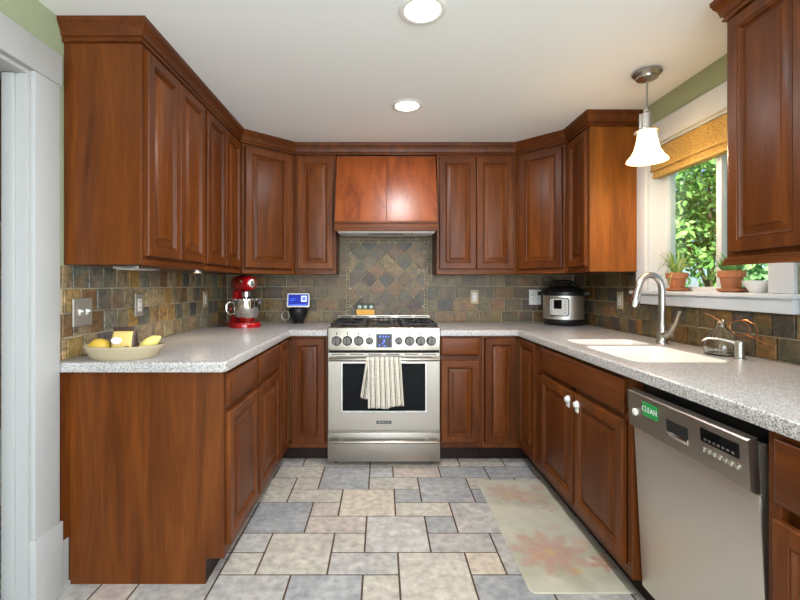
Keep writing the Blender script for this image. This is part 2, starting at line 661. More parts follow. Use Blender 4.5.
# ---- walls and ceiling
struct(MB().box(-3.6, 2.1, -3.2, 3.8, CEIL, CEIL + 0.2).build('ceiling', M_CEIL))
struct(MB().box(XL - 0.085, XR + 0.15, YB, YB + 0.15, 0, CEIL).build('wall_back', M_GREEN))
DY0, DY1, DZ = 0.66, 1.574, 2.005        # doorway in the left wall
wl = MB()
wl.box(XL - 0.085, XL, DY1, YB, 0, CEIL).box(XL - 0.085, XL, DY0, DY1, DZ, CEIL).box(XL - 0.085, XL, -3.0, DY0, 0, CEIL)
struct(wl.build('wall_left', M_GREEN))
WY0, WY1, WZ0, WZ1 = 1.75, 2.57, 1.165, 2.03   # window opening in the right wall
wr = MB()
wr.box(XR, XR + 0.15, WY1, YB, 0, CEIL).box(XR, XR + 0.15, -0.15, WY0, 0, CEIL).box(XR, XR + 0.15, -3.0, -1.85, 0, CEIL)
wr.box(XR, XR + 0.15, -1.85, -0.15, 0, 0.95).box(XR, XR + 0.15, -1.85, -0.15, 2.05, CEIL)  # unseen opening, cut where the added side fill stands
wr.box(XR, XR + 0.15, WY0, WY1, 0, WZ0).box(XR, XR + 0.15, WY0, WY1, WZ1, CEIL)
struct(wr.build('wall_right', M_GREEN))
wq = MB()
wq.box(-3.6, -1.2, -3.15, -3.0, 0, CEIL).box(1.6, 2.1, -3.15, -3.0, 0, CEIL).box(-1.2, 1.6, -3.15, -3.0, 2.15, CEIL)
struct(wq.build('wall_rear', M_SIDEW))
struct(MB().box(-3.6, -3.5, -3.0, 2.5, 0, CEIL).build('wall_side', M_SIDEW))
struct(MB().box(-3.5, XL - 0.085, 2.38, 2.5, 0, CEIL).build('wall_hall', M_SIDEW))

# ---- doorway casing
d1 = struct_empty('door_1', (XL, DY1, 0))
MB().box(0.0005, 0.02, 0, 0.122, 0.285, DZ, 0.003).build('casing', M_DOORP, d1)
MB().box(0.0005, 0.026, -0.004, 0.132, 0.0, 0.285, 0.003).build('plinth_block', M_DOORP, d1)
MB().box(0.0005, 0.025, -1.05, 0.128, DZ, DZ + 0.122, 0.003).build('head_casing', M_DOORP, d1)
MB().box(-0.089, 0.004, -0.018, 0.0, 0, DZ - 0.001, 0.002).box(-0.075, -0.035, -0.03, -0.018, 0, DZ - 0.02, 0.002).build('jamb', M_DOORP, d1)
MB().box(-0.089, 0.004, -0.914, -0.0185, DZ - 0.018, DZ, 0.002).build('head_jamb', M_DOORP, d1)
MB().box(0.0005, 0.02, -1.03, -0.914, 0, DZ, 0.003).box(-0.089, 0.004, -0.914, -0.896, 0, DZ - 0.02).build('casing', M_DOORP, d1)
struct(MB().box(XL + 0.0005, XL + 0.014, DY1 + 0.133, 1.752, 0, 0.2, 0.002).box(XL + 0.0005, XL + 0.022, DY1 + 0.133, 1.752, 0, 0.02, 0.003).build('baseboard_left', M_DOORP))

# ---- window over the sink
w1 = struct_empty('window_1', (XR, 2.16, WZ0))
CW = 0.09
def wbox(name, x0, x1, y0, y1, z0, z1, b=0.003, mat_=None, par=None):
    return MB().box(x0 - XR, x1 - XR, y0 - 2.16, y1 - 2.16, z0 - WZ0, z1 - WZ0, b).build(name, mat_ or M_WHITEP, par or w1)
wbox('casing', XR - 0.02, XR - 0.0005, WY1, WY1 + CW, 1.187, WZ1)
wbox('casing', XR - 0.02, XR - 0.0005, WY0 - 0.11, WY0, 1.187, WZ1)
wbox('head_casing', XR - 0.022, XR - 0.0005, WY0 - 0.12, WY1 + CW + 0.01, WZ1, WZ1 + 0.12)
wbox('stool', XR - 0.05, XR + 0.075, WY0 - 0.13, WY1 + CW + 0.025, 1.166, 1.186, 0.006)
wbox('apron', XR - 0.034, XR - 0.0005, WY0 - 0.12, WY1 + CW + 0.01, 1.108, 1.1655)
jm = MB()
for a, b in ((WY0, WY0 + 0.012), (WY1 - 0.012, WY1)):
    jm.box(0.0, 0.15, a - 2.16, b - 2.16, 0.021, WZ1 - WZ0)
jm.box(0.0, 0.15, WY0 - 2.16, WY1 - 2.16, WZ1 - WZ0 - 0.012, WZ1 - WZ0)
jm.build('jamb', M_WHITEP, w1)
fx0, fx1 = XR + 0.076, XR + 0.13
fr = MB()
X0, X1 = fx0 - XR, fx1 - XR
ya, yb = WY0 + 0.012 - 2.16, WY1 - 0.012 - 2.16
zt = WZ1 - 0.012 - WZ0
for a, b, c, d in ((ya, yb, 0.001, 0.045), (ya, yb, zt - 0.04, zt), (ya, ya + 0.04, 0.045, zt - 0.04), (yb - 0.04, yb, 0.045, zt - 0.04)):
    fr.box(X0, X1, a, b, c, d, 0.003)
fr.build('frame', M_WHITEP, w1)
MB().box(X0 + 0.004, X1 - 0.004, -0.044, -0.010, 0.045, zt - 0.04, 0.003).build('mullion', M_WHITEP, w1)
MB().box(X0 + 0.024, X0 + 0.03, ya + 0.04, -0.044, 0.045, zt - 0.04).build('glass_pane', M_PANE, w1)
MB().box(X0 + 0.024, X0 + 0.03, -0.010, yb - 0.04, 0.045, zt - 0.04).build('glass_pane', M_PANE, w1)

# ------------------------------------------------------------------ slate backsplash
SL = [(130, 124, 106), (140, 124, 96), (150, 126, 86), (112, 112, 106), (132, 124, 108), (158, 128, 80), (94, 96, 96), (140, 128, 106), (122, 98, 72), (152, 140, 116), (118, 120, 110)]  # left wall slate, tints brightened to stand in for the rear daylight
SLB = [(106, 92, 66), (116, 98, 68), (92, 84, 64), (124, 106, 76), (100, 88, 66), (76, 70, 58), (122, 94, 60)]
SLR = [(104, 84, 54), (92, 80, 56), (118, 90, 50), (82, 78, 66), (96, 84, 60), (134, 96, 46), (70, 68, 62), (104, 92, 66), (88, 70, 46), (110, 96, 70)]
def jit(c, a=8):
    d = random.uniform(-a, a)
    return tuple(max(10, v + d + random.uniform(-3, 3)) for v in c)
ROWS = [CT + 0.001, 1.005, 1.105, 1.205, UZ - 0.002]
def wall_tiles(u0, u1, rows, pal, wmin, wmax, cut=None):
    out = []
    for v0, v1 in zip(rows[:-1], rows[1:]):
        u = u0 - random.uniform(0, wmin)
        while u < u1 - 0.004:
            w = random.uniform(wmin, wmax)
            a, b = max(u, u0), min(u + w, u1)
            u += w
            if b - a < 0.012:
                continue
            if cut and cut(a, b, v0, v1):
                continue
            out.append(([(a, v0), (b, v0), (b, v1), (a, v1)], jit(random.choice(pal))))
    return out
# left wall: u = y, out = +x
ML = Matrix(((0, 0, 1, XL + 0.0005), (1, 0, 0, 0), (0, 1, 0, 0), (0, 0, 0, 1)))
struct(tile_mesh('trim_1', wall_tiles(1.72, YB - 0.012, ROWS, SL, 0.094, 0.104), [(1.71, YB, CT - 0.03, UZ - 0.001)], ML, M_SLATE, M_GROUT, 0.010, 0.0065, 0.0025, 0.0015, None, 0.0012))
# right wall: u = -y, out = -x
MRt = Matrix(((0, 0, -1, XR - 0.0005), (-1, 0, 0, 0), (0, 1, 0, 0), (0, 0, 0, 1)))
under = wall_tiles(-(WY1 + CW + 0.012), -(WY0 - 0.13), [ROWS[0], 1.010, 1.106], SLR, 0.094, 0.104)
far_ = wall_tiles(-(YB - 0.012), -(WY1 + CW + 0.012), ROWS, SLR, 0.094, 0.104)
near_ = wall_tiles(-(WY0 - 0.13), -0.5, ROWS, SLR, 0.094, 0.104)
struct(tile_mesh('trim_2', under + far_ + near_, [(-YB, -(WY1 + CW + 0.011), CT - 0.03, UZ - 0.001), (-(WY1 + CW + 0.011), -(WY0 - 0.131), CT - 0.03, 1.107), (-(WY0 - 0.131), -0.5, CT - 0.03, UZ - 0.001)], MRt, M_SLATE, M_GROUT, 0.010, 0.0065, 0.0025, 0.0015, None, 0.0012))
# back wall: u = x, out = -y
MBk = Matrix(((1, 0, 0, 0), (0, 0, -1, YB - 0.0005), (0, 1, 0, 0), (0, 0, 0, 1)))
PX0, PX1, PZ0, PZ1 = -0.292, 0.375, 0.93, 1.60
bt = wall_tiles(XL + 0.012, PX0, ROWS, SLB, 0.10, 0.20) + wall_tiles(PX1, XR - 0.012, ROWS, SLB, 0.10, 0.20)
up = [UZ, 1.40, 1.50, 1.60, 1.66]
bt += wall_tiles(-0.345, PX0, up, SLB, 0.1, 0.12) + wall_tiles(PX1, 0.41, up, SLB, 0.1, 0.12) + wall_tiles(PX0, PX1, [1.60, 1.66], SLB, 0.1, 0.2)
# mosaic border of the range panel
b_ = 0.026
for k in range(26):
    s = (PX1 - PX0) / 26
    a = PX0 + k * s
    for z in (PZ0, PZ1 - b_):
        bt.append(([(a, z), (a + s, z), (a + s, z + b_), (a, z + b_)], jit(random.choice(SLB), 14)))
for k in range(24):
    s = (PZ1 - PZ0 - 2 * b_) / 24
    z = PZ0 + b_ + k * s
    for a in (PX0, PX1 - b_):
        bt.append(([(a, z), (a + b_, z), (a + b_, z + s), (a, z + s)], jit(random.choice(SLB), 14)))
# diagonal tiles, clipped to the panel
def clip(poly, x0, x1, y0, y1):
    for ax, lim, sgn in ((0, x0, 1), (0, x1, -1), (1, y0, 1), (1, y1, -1)):
        out = []
        for i in range(len(poly)):
            p, q = poly[i - 1], poly[i]
            dp, dq = (p[ax] - lim) * sgn, (q[ax] - lim) * sgn
            if dp >= 0:
                out.append(p)
            if (dp > 0 > dq) or (dp < 0 < dq):
                t_ = dp / (dp - dq)
                out.append((p[0] + (q[0] - p[0]) * t_, p[1] + (q[1] - p[1]) * t_))
        poly = [p for i, p in enumerate(out) if (Vector(p) - Vector(out[i - 1])).length > 1e-5]
        if len(poly) < 3:
            return None
    return poly
SLD = [(138, 116, 80), (88, 82, 66), (106, 92, 68), (152, 132, 96), (70, 67, 58), (122, 90, 58), (74, 52, 40), (110, 98, 76), (134, 104, 66), (94, 88, 70)]
hd = 0.0735
cxm, czm = (PX0 + PX1) / 2, (PZ0 + PZ1) / 2
for i in range(-10, 11):
    for j in range(-10, 11):
        if (i + j) % 2:
            continue
        x, z = cxm + i * hd, czm + j * hd
        p = clip([(x - hd, z), (x, z - hd), (x + hd, z), (x, z + hd)], PX0 + b_, PX1 - b_, PZ0 + b_, PZ1 - b_)
        if p:
            ar = 0.5 * abs(sum(p[k - 1][0] * p[k][1] - p[k][0] * p[k - 1][1] for k in range(len(p))))
            if ar > 3e-4:
                bt.append((p, jit(random.choice(SLD), 8)))
struct(tile_mesh('trim_3', bt, [(XL, XR, CT - 0.03, UZ - 0.001), (-0.345, 0.41, UZ - 0.001, 1.66)], MBk, M_SLATE, M_GROUT, 0.010, 0.0065, 0.0025, 0.0012, None, 0.001))

# ------------------------------------------------------------------ cabinets
def rect_ring(x0, x1, z0, z1, d, y):
    return [(x0 + d, y, z0 + d), (x1 - d, y, z0 + d), (x1 - d, y, z1 - d), (x0 + d, y, z1 - d)]

def door(parent, x0, x1, z0, z1, name='door', y=0.0, sw=0.055, M=None, loc=None, rot=None):
    """raised panel door: moulded frame, panel as a sub-part; front faces -y"""
    w = min(x1 - x0, z1 - z0)
    sw = min(sw, w * 0.24)
    m = MB()
    prof = [(0, 0), (0, -0.015), (0.002, -0.018), (0.006, -0.020), (sw - 0.013, -0.020), (sw - 0.0115, -0.0165), (sw - 0.009, -0.0165), (sw - 0.008, -0.0185), (sw - 0.005, -0.018), (sw - 0.002, -0.013), (sw, -0.009), (sw + 0.004, -0.0065)]
    m.rings([rect_ring(x0, x1, z0, z1, d, y + dy) for d, dy in prof], True, True)
    o = m.build(name, W_V, parent, loc=loc, rot=rot, smooth=20)
    m = MB()
    e = sw + 0.0045
    prof = [(e, -0.004), (e, -0.0068), (e + 0.003, -0.0075), (e + 0.024, -0.0165), (e + 0.0245, -0.0195), (e + 0.027, -0.020)]
    if w - 2 * (e + 0.027) < 0.02:
        prof = [(e, -0.004), (e, -0.0068), (e + 0.003, -0.0075), (e + 0.012, -0.0175)]
    m.rings([rect_ring(x0, x1, z0, z1, d, y + dy) for d, dy in prof], True, True)
    m.build('raised_panel', W_V, o, smooth=20)
    return o

def drawer(parent, x0, x1, z0, z1, name='drawer', y=0.0):
    m = MB()
    prof = [(0, 0), (0, -0.012), (0.003, -0.0155), (0.010, -0.0185), (0.016, -0.020)]
    m.rings([rect_ring(x0, x1, z0, z1, d, y + dy) for d, dy in prof], True, True)
    return m.build(name, W_H, parent, smooth=20)

def face_frame(parent, w, z0, z1, rails=(), stiles=(), sw=0.035):
    m = MB()
    m.box(-w / 2, -w / 2 + sw, 0, 0.02, z0, z1, 0.001, 1).box(w / 2 - sw, w / 2, 0, 0.02, z0, z1, 0.001, 1)
    for a, b in [(z0, z0 + sw), (z1 - sw, z1)] + list(rails):
        m.box(-w / 2 + sw, w / 2 - sw, 0.0005, 0.02, a, b)
    for a, b in stiles:
        m.box(a, b, 0.0005, 0.02, z0 + sw, z1 - sw)
    return m.build('face_frame', W_V, parent)

def upper(label, x, y, rz, w, ndoors, depth=0.312, end=None, endmat=None, group=None, name='wall_cabinet'):
    t = thing(name, label, 'cabinet', (x, y, UZ), rz, group)
    h = 2.198 - UZ
    MB().box(-w / 2 + 0.0005, w / 2 - 0.0005, 0.02, depth, 0.0, h).build('body', W_V, t)
    st = [(-0.02, 0.02)] if ndoors == 2 else []
    face_frame(t, w - 0.001, 0.0, h, [], st)
    MB().box(-w / 2 + 0.001, w / 2 - 0.001, -0.008, -0.0004, -0.003, 0.018, 0.003).build('light_rail', W_H, t)
    e = 0.018
    dz0, dz1 = 0.036, 0.879
    if ndoors == 2:
        door(t, -w / 2 + e, -0.002, dz0, dz1)
        door(t, 0.002, w / 2 - e, dz0, dz1)
    else:
        door(t, -w / 2 + e, w / 2 - e, dz0, dz1)
    if end:
        s, dd = end
        x0 = w / 2 if s > 0 else -w / 2 - 0.006
        MB().box(x0 + 0.0003, x0 + 0.0057, 0.0, dd, 0.0, h, 0.001, 1).build('end_panel', endmat or W_V, t)
    return t

def base(label, x, y, rz, w, items, depth=0.595, group=None, hollow=False, name='base_cabinet', toe=True):
    """items: list of (kind, x0, x1, z0, z1) fronts"""
    t = thing(name, label, 'cabinet', (x, y, 0), rz, group)
    zb, zt_ = 0.105, 0.873
    m = MB()
    if hollow:
        m.box(-w / 2 + 0.0005, -w / 2 + 0.018, 0.02, depth, zb, zt_).box(w / 2 - 0.018, w / 2 - 0.0005, 0.02, depth, zb, zt_)
        m.box(-w / 2 + 0.018, w / 2 - 0.018, 0.02, depth, zb, zb + 0.018).box(-w / 2 + 0.018, w / 2 - 0.018, depth - 0.01, depth, zb + 0.018, zt_)
    else:
        m.box(-w / 2 + 0.0005, w / 2 - 0.0005, 0.02, depth, zb, zt_)
    m.build('body', W_V, t)
    face_frame(t, w - 0.001, zb, zt_, [(0.695, 0.735)] if any(i[0] != 'door' for i in items) else [], [(-0.018, 0.018)] if sum(i[0] == 'door' for i in items) > 1 else [])
    if toe:
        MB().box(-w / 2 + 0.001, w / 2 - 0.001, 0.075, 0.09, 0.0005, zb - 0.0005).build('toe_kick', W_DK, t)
    fronts = []
    for k, x0, x1, z0, z1 in items:
        if k == 'door':
            fronts.append(door(t, x0, x1, z0, z1))
        else:
            fronts.append(drawer(t, x0, x1, z0, z1, 'drawer' if k == 'drawer' else 'false_drawer_front'))
    return t, fronts

DZ0, DZ1, RZ0, RZ1 = 0.147, 0.695, 0.722, 0.855
LEFT, RIGHT = R(90), R(-90)
# wall cabinets, left run
upper('two-door cherry wall cabinet beside the white doorway, above the fruit dish', UL, 1.745 + 0.301, LEFT, 0.602, 2, end=(-1, 0.312))
upper('two-door cherry wall cabinet between the doorway-side cabinet and the left corner cabinet', UL, 2.347 + 0.3005, LEFT, 0.601, 2)
# corner wall cabinets
def corner_upper(label, pts, cx, cy, rz, w):
    t = thing('corner_wall_cabinet', label, 'cabinet', (cx, cy, UZ), rz)
    h = 2.198 - UZ
    Mi = Matrix.Rotation(-rz, 4, 'Z') @ Matrix.Translation((-cx, -cy, 0))
    n = [Mi @ Vector((p[0], p[1], 0)) for p in pts]
    MB().prism([(p.x, p.y) for p in n], 0, h).build('body', W_V, t)
    face_frame(t, w - 0.03, 0.0, h, sw=0.03)
    MB().box(-w / 2 + 0.012, w / 2 - 0.012, -0.008, -0.0004, -0.003, 0.018, 0.003).build('light_rail', W_H, t)
    door(t, -w / 2 + 0.034, w / 2 - 0.034, 0.036, 0.879)
    return t
s2 = math.sqrt(0.5)
cw = math.hypot(0.32, 0.295)
o_ = 0.02 * s2
corner_upper('diagonal corner wall cabinet above the red stand mixer', [(XL + 0.012, 2.951), (UL - 0.012, 2.951), (UL - 0.004, 2.951 + 0.012), (-0.657, UB + 0.012), (-0.657, YB - 0.012), (XL + 0.012, YB - 0.012)], (UL - 0.655) / 2, (2.95 + UB) / 2, math.atan2(0.295, 0.32), cw)
corner_upper('diagonal corner wall cabinet above the round pressure cooker', [(XR - 0.012, 2.951), (XR - 0.012, YB - 0.012), (1.012, YB - 0.012), (1.012, UB + 0.012), (UR + 0.004, 2.975), (UR + 0.012, 2.951)], (1.01 + UR) / 2, (UB + 2.965) / 2, R(-45), math.hypot(0.27, 0.28))
upper('narrow one-door cherry wall cabinet between left corner cabinet and hood', (-0.655 - 0.347) / 2, UB, 0, 0.306, 1, depth=0.30)
upper('two-door cherry wall cabinet just right of the wooden range hood', (0.412 + 1.01) / 2, UB, 0, 0.596, 2, depth=0.30)
upper('narrow one-door wall cabinet with plain end panel tinted as if lamplit beside the window', UR, (2.655 + 2.948) / 2, RIGHT, 0.290, 1, depth=0.305, end=(1, 0.305), endmat=W_LAMPLIT)
# big cabinet at the right edge of the view
tR = upper('large cherry wall cabinet near the camera on the window side wall', UR, 1.59 - 0.315, RIGHT, 0.63, 2, depth=0.305, end=(-1, 0.305))
mm = MB()
for k in range(4):
    mm.box(-0.321, 0.314, -0.012 - 0.003 * k, -0.0085, 0.016 - 0.007 * (k + 1), 0.0155 - 0.007 * k, 0.0025)
mm.build('light_rail', W_H, tR)

# base cabinets, left run
b1, _ = base('cherry drawer-and-door base cabinet at the open end by the doorway', FL, (1.762 + 2.19) / 2, LEFT, 0.428, [('drawer', -0.200, 0.196, RZ0, RZ1), ('door', -0.200, 0.196, DZ0, DZ1)], depth=0.63)
MB().prism([(0.0, 0.105), (0.075, 0.105), (0.075, 0.0005), (0.63, 0.0005), (0.63, 0.873), (0.0, 0.873)], -0.2225, -0.2145, M=Matrix(((0, 0, 1, 0), (1, 0, 0, 0), (0, 1, 0, 0), (0, 0, 0, 1)))).build('end_panel', W_V, b1)
MB().box(-0.268, -0.2228, 0.626, 0.6435, 0.2, 0.873).build('scribe_strip', W_V, b1)
base('cherry drawer-and-door base cabinet between the open-end unit and left corner unit', FL, (2.19 + 2.665) / 2, LEFT, 0.474, [('drawer', -0.215, 0.219, RZ0, RZ1), ('door', -0.215, 0.219, DZ0, DZ1)], depth=0.63)
# left corner base (folding two-leaf door)
def corner_base(label, mirror):
    ix, sgn = (FL, -1) if not mirror else (FR, 1)
    t = thing('corner_base_cabinet', label, 'cabinet', (ix, FB, 0), 0)
    yl = -0.284 if not mirror else -0.33          # length of the side leaf bay
    xl = 0.272 if not mirror else 0.262            # length of the back leaf bay
    wx = (XL + 0.012 - ix) if not mirror else (XR - 0.012 - ix)
    yb_ = YB - 0.015 - FB
    s = -sgn
    P = [(sgn * 0.02, 0.02), (s * xl, 0.02), (s * xl, yb_), (wx, yb_), (wx, yl), (sgn * 0.02, yl)]
    MB().prism(P, 0.105, 0.873).build('body', W_V, t)
    x0_, x1_ = min(0, s * xl), max(0, s * xl)
    e0, e1 = (x1_ - 0.012, x1_) if s > 0 else (x0_, x0_ + 0.012)
    MB().box(x0_, x1_, 0.0, 0.0195, 0.105, 0.14).box(x0_, x1_, 0.0, 0.0195, 0.858, 0.873).box(e0, e1, 0.0, 0.0195, 0.14, 0.858).build('face_frame', W_V, t)
    x0_, x1_ = min(0, sgn * 0.0195), max(0, sgn * 0.0195)
    MB().box(x0_, x1_, yl, -0.0005, 0.105, 0.14).box(x0_, x1_, yl, -0.0005, 0.858, 0.873).box(x0_, x1_, yl, yl + 0.008, 0.14, 0.858).build('face_frame', W_V, t)
    k = 0.075
    m = MB()
    m.prism([(sgn * k, yl), (sgn * k, k), (s * xl, k), (s * xl, k + 0.015), (sgn * (k + 0.015), k + 0.015), (sgn * (k + 0.015), yl)], 0.0005, 0.1045)
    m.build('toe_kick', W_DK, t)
    if not mirror:
        door(t, 0.024, xl - 0.018, 0.14, 0.856)
    else:
        door(t, -xl + 0.02, -0.024, 0.14, 0.856)
    # side leaf: built facing -y, then turned
    wl_ = -yl - 0.03
    if not mirror:
        d = door(t, 0.0, wl_, 0.14, 0.856, loc=(0, yl + 0.008, 0), rot=(0, 0, LEFT), sw=0.05)
    else:
        d = door(t, 0.0, wl_, 0.14, 0.856, loc=(0, yl + 0.008 + wl_, 0), rot=(0, 0, RIGHT), sw=0.05)
    m = MB()
    hx = s * 0.022
    for q in range(24):
        z = 0.16 + q * 0.0285
        m.lathe([(0.004, z), (0.004, z + 0.026)], 8, at(hx, -0.022, 0))
    m.build('piano_hinge', M_BRASS, t)
    return t
corner_base('corner base cabinet with folding two-leaf door left of the range', False)
corner_base('corner base cabinet with folding two-leaf door between range side and sink side', True)
base('slim cherry drawer-and-door base cabinet directly right of the range', (0.399 + 0.683) / 2, FB, 0, 0.283, [('drawer', -0.138, 0.124, 0.74, RZ1 + 0.005), ('door', -0.138, 0.124, 0.143, 0.705)])
# sink base
skw = 2.617 - 1.622
sk, fr_ = base('wide two-door cherry sink cabinet with false drawer front and child locks', FR, (2.617 + 1.622) / 2, RIGHT, skw - 0.002, [('false', -0.405, 0.455, RZ0, RZ1), ('door', -0.400, 0.020, DZ0, DZ1), ('door', 0.043, 0.455, DZ0, DZ1)], hollow=True)
for d, x in ((fr_[1], -0.018), (fr_[2], 0.08)):
    m = MB()
    m.lathe([(0.0, 0.0), (0.019, 0.0), (0.019, 0.005), (0.015, 0.008), (0.012, 0.017), (0.009, 0.019), (0, 0.019)], 18, at(x, -0.020, 0.652) @ AXY)
    m.box(x - 0.016, x + 0.016, -0.026, -0.0202, 0.615, 0.64, 0.003)
    m.build('child_lock_knob', M_WHITE, d)['label'] = 'white plastic child lock'
nb, _ = base('cherry drawer-and-door base cabinet beyond the dishwasher, cut by the frame', FR, (1.055 + 0.55) / 2, RIGHT, 0.503, [('drawer', -0.222, 0.23, RZ0 - 0.02, RZ1), ('door', -0.222, 0.23, DZ0, DZ1 - 0.03)])

# ---- crown mouldings, swept and mitred
def sweep(pts, prof):
    n = len(pts)
    P = [Vector(p) for p in pts]
    rows = []
    for i in range(n):
        ds = []
        if i > 0:
            ds.append((P[i] - P[i - 1]).normalized())
        if i < n - 1:
            ds.append((P[i + 1] - P[i]).normalized())
        ns = [Vector((d.y, -d.x)) for d in ds]
        b = sum(ns, Vector((0, 0)))
        b.normalize()
        k = 1.0 / max(0.3, b.dot(ns[0]))
        rows.append([(P[i].x + b.x * o * k, P[i].y + b.y * o * k, z) for o, z in prof])
    return rows
CROWN = [(-0.004, 2.1985), (0.004, 2.1985), (0.010, 2.2010), (0.010, 2.2080), (0.007, 2.2110), (0.007, 2.2180), (0.014, 2.2210), (0.016, 2.2300), (0.021, 2.2460), (0.029, 2.2580), (0.031, 2.2610), (0.031, 2.2660), (0.034, 2.2680), (0.036, 2.2760), (0.036, 2.2870), (-0.004, 2.2870)]
m = MB()
m.rings(sweep([(XL + 0.002, 1.738), (UL, 1.738), (UL, 2.95), (-0.655, UB), (1.01, UB), (UR, 2.965), (UR, 2.649), (XR - 0.002, 2.649)], CROWN))
tag(m.build('crown_molding', W_HY, smooth=25), 'stepped cherry crown moulding running over all cabinets around the cooking wall', 'moulding')
m = MB()
m.rings(sweep([(XR - 0.002, 1.597), (UR, 1.597), (UR, 0.965)], CROWN))
tag(m.build('crown_molding', W_HY, smooth=25), 'short piece of cherry crown moulding over the near window-side cabinet', 'moulding')

# ------------------------------------------------------------------ worktops
def top_shape(poly, holes=()):
    m = MB()
    m.prism(poly, 0.8745, CT, holes, 0.009, 3)
    return m
lt = [(XL + 0.013, 1.702), (-0.637, 1.702), (-0.622, 1.717), (-0.622, FB - 0.028), (-0.371, FB - 0.028), (-0.371, YB - 0.013), (XL + 0.013, YB - 0.013)]
tag(top_shape(lt).build('countertop', M_COUNTER), 'L-shaped grey speckled countertop left of the range, under the fruit dish', 'countertop')
B1 = rrect(1.005, 1.40, 1.70, 2.165, 0.05)
B2 = rrect(1.02, 1.40, 2.205, 2.425, 0.05)
rt = [(0.397, FB - 0.028), (FR - 0.024, FB - 0.028), (FR - 0.024, 0.56), (XR - 0.013, 0.56), (XR - 0.013, YB - 0.013), (0.397, YB - 0.013)]
tag(top_shape(rt, [B1, B2]).build('countertop', M_COUNTER), 'long grey speckled countertop around the white sink, right of the range', 'countertop')

# sink
sk_ = thing('sink', 'white double-bowl sink set under the speckled countertop', 'sink', (1.2, 2.06, 0.68))
def basin(x0, x1, y0, y1, depth):
    def ring(d, z, r=0.05):
        return [(p[0] - 1.2, p[1] - 2.06, z - 0.68) for p in rrect(x0 + d, x1 - d, y0 + d, y1 - d, max(0.01, r - d * 0.3))]
    m = MB()
    z0 = 0.874 - depth
    m.rings([ring(0.0012, z0 - 0.004), ring(0.0012, CT - 0.0015), ring(0.003, CT - 0.0004), ring(0.006, CT - 0.001), ring(0.009, CT - 0.008), ring(0.014, z0 + 0.04), ring(0.024, z0 + 0.012), ring(0.045, z0), ring(0.14, z0 - 0.002, 0.08)], False, True)
    return m
basin(1.005, 1.40, 1.70, 2.165, 0.19).build('basin', M_SINK, sk_, recalc=False)
basin(1.02, 1.40, 2.205, 2.425, 0.15).build('basin', M_SINK, sk_, recalc=False)
for y, z in ((1.93, 0.6835), (2.315, 0.7235)):
    MB().lathe([(0.0, 0), (0.04, 0), (0.04, 0.003), (0.03, 0.004), (0.0, 0.002)], 20, at(1.21 - 1.2, y - 2.06, z - 0.68)).build('drain', M_CHROME, sk_)

# ------------------------------------------------------------------ range
RX = 0.013
rg = thing('range', 'stainless steel gas range with black oven window between the cabinets', 'range', (RX, 2.89, 0))
hw = 0.378
m = MB()
m.box(-hw, hw, 0.03, 0.645, 0.03, 0.925)
m.build('body', M_STEELZ, rg)
for sx in (-1, 1):
    for y in (0.08, 0.58):
        MB().lathe([(0.018, 0.0003), (0.018, 0.006), (0.01, 0.01), (0.01, 0.0298)], 12, at(sx * 0.33, y, 0)).build('foot', M_BLACK, rg)
# oven door
od = MB()
prof = [(0, 0.0295), (0, 0.004), (0.004, 0.0), (0.094, 0.0), (0.1, 0.004), (0.1, 0.008)]
def rr(d, y, zx=0.0):
    return [(-hw + d, y, 0.238 + d * 1.35), (hw - d, y, 0.238 + d * 1.35), (hw - d, y, 0.766 - d * 0.72), (-hw + d, y, 0.766 - d * 0.72)]
od.rings([rr(d, y) for d, y in prof], True, True)
odo = od.build('oven_door', M_STEEL, rg, smooth=20)
od = MB()
od.box(-hw + 0.101, hw - 0.101, 0.0035, 0.0075, 0.238 + 0.137, 0.766 - 0.0735)
od.build('oven_window', M_BLACKGL, odo)
fm = MB()
wx0, wz0, wz1 = hw - 0.101, 0.375, 0.6925
for a in ((-wx0 - 0.012, wx0 + 0.012, wz1, wz1 + 0.012), (-wx0 - 0.012, wx0 + 0.012, wz0 - 0.012, wz0), (-wx0 - 0.012, -wx0, wz0, wz1), (wx0, wx0 + 0.012, wz0, wz1)):
    fm.box(a[0], a[1], -0.003, 0.004, a[2], a[3], 0.0015, 1)
fm.build('window_trim', M_CHROME, odo)
m = MB()
m.lathe([(0.0115, -0.365), (0.0125, -0.362), (0.0125, 0.362), (0.0115, 0.365)], 16, at(0, -0.048, 0.728) @ Matrix.Rotation(R(90), 4, 'Y'))
for sx in (-1, 1):
    m.box(sx * 0.335 - 0.016, sx * 0.335 + 0.016, -0.045, 0.001, 0.72, 0.736, 0.003)
m.build('oven_handle', M_STEEL, odo)
m = MB()
for k in range(6):
    x = -0.305 + k * 0.122
    m.box(x - 0.045, x + 0.045, -0.0006, 0.002, 0.752, 0.757)
m.build('vent_slots', M_DARK, odo)
m = MB()
m.box(-0.05, 0.05, -0.003, 0.001, 0.288, 0.308, 0.001, 1)
bd = m.build('badge', M_BLACK, odo)
part_text('FRIGIDAIRE', 0.0155, M_CHROME, bd, (0, -0.0032, 0.298), (R(90), 0, 0))
# drawer
m = MB()
m.box(-hw, hw, 0.0, 0.0295, 0.032, 0.228, 0.004)
dr = m.build('warming_drawer', M_STEEL, rg)
m = MB()
m.lathe([(0.0105, -0.365), (0.0115, -0.362), (0.0115, 0.362), (0.0105, 0.365)], 16, at(0, -0.042, 0.178) @ Matrix.Rotation(R(90), 4, 'Y'))
for sx in (-1, 1):
    m.box(sx * 0.29 - 0.014, sx * 0.29 + 0.014, -0.04, 0.001, 0.171, 0.185, 0.003)
m.build('drawer_handle', M_STEEL, dr)
MB().box(-hw + 0.005, hw - 0.005, 0.012, 0.0299, 0.767, 0.779).build('shadow_gap', M_DARK, rg)
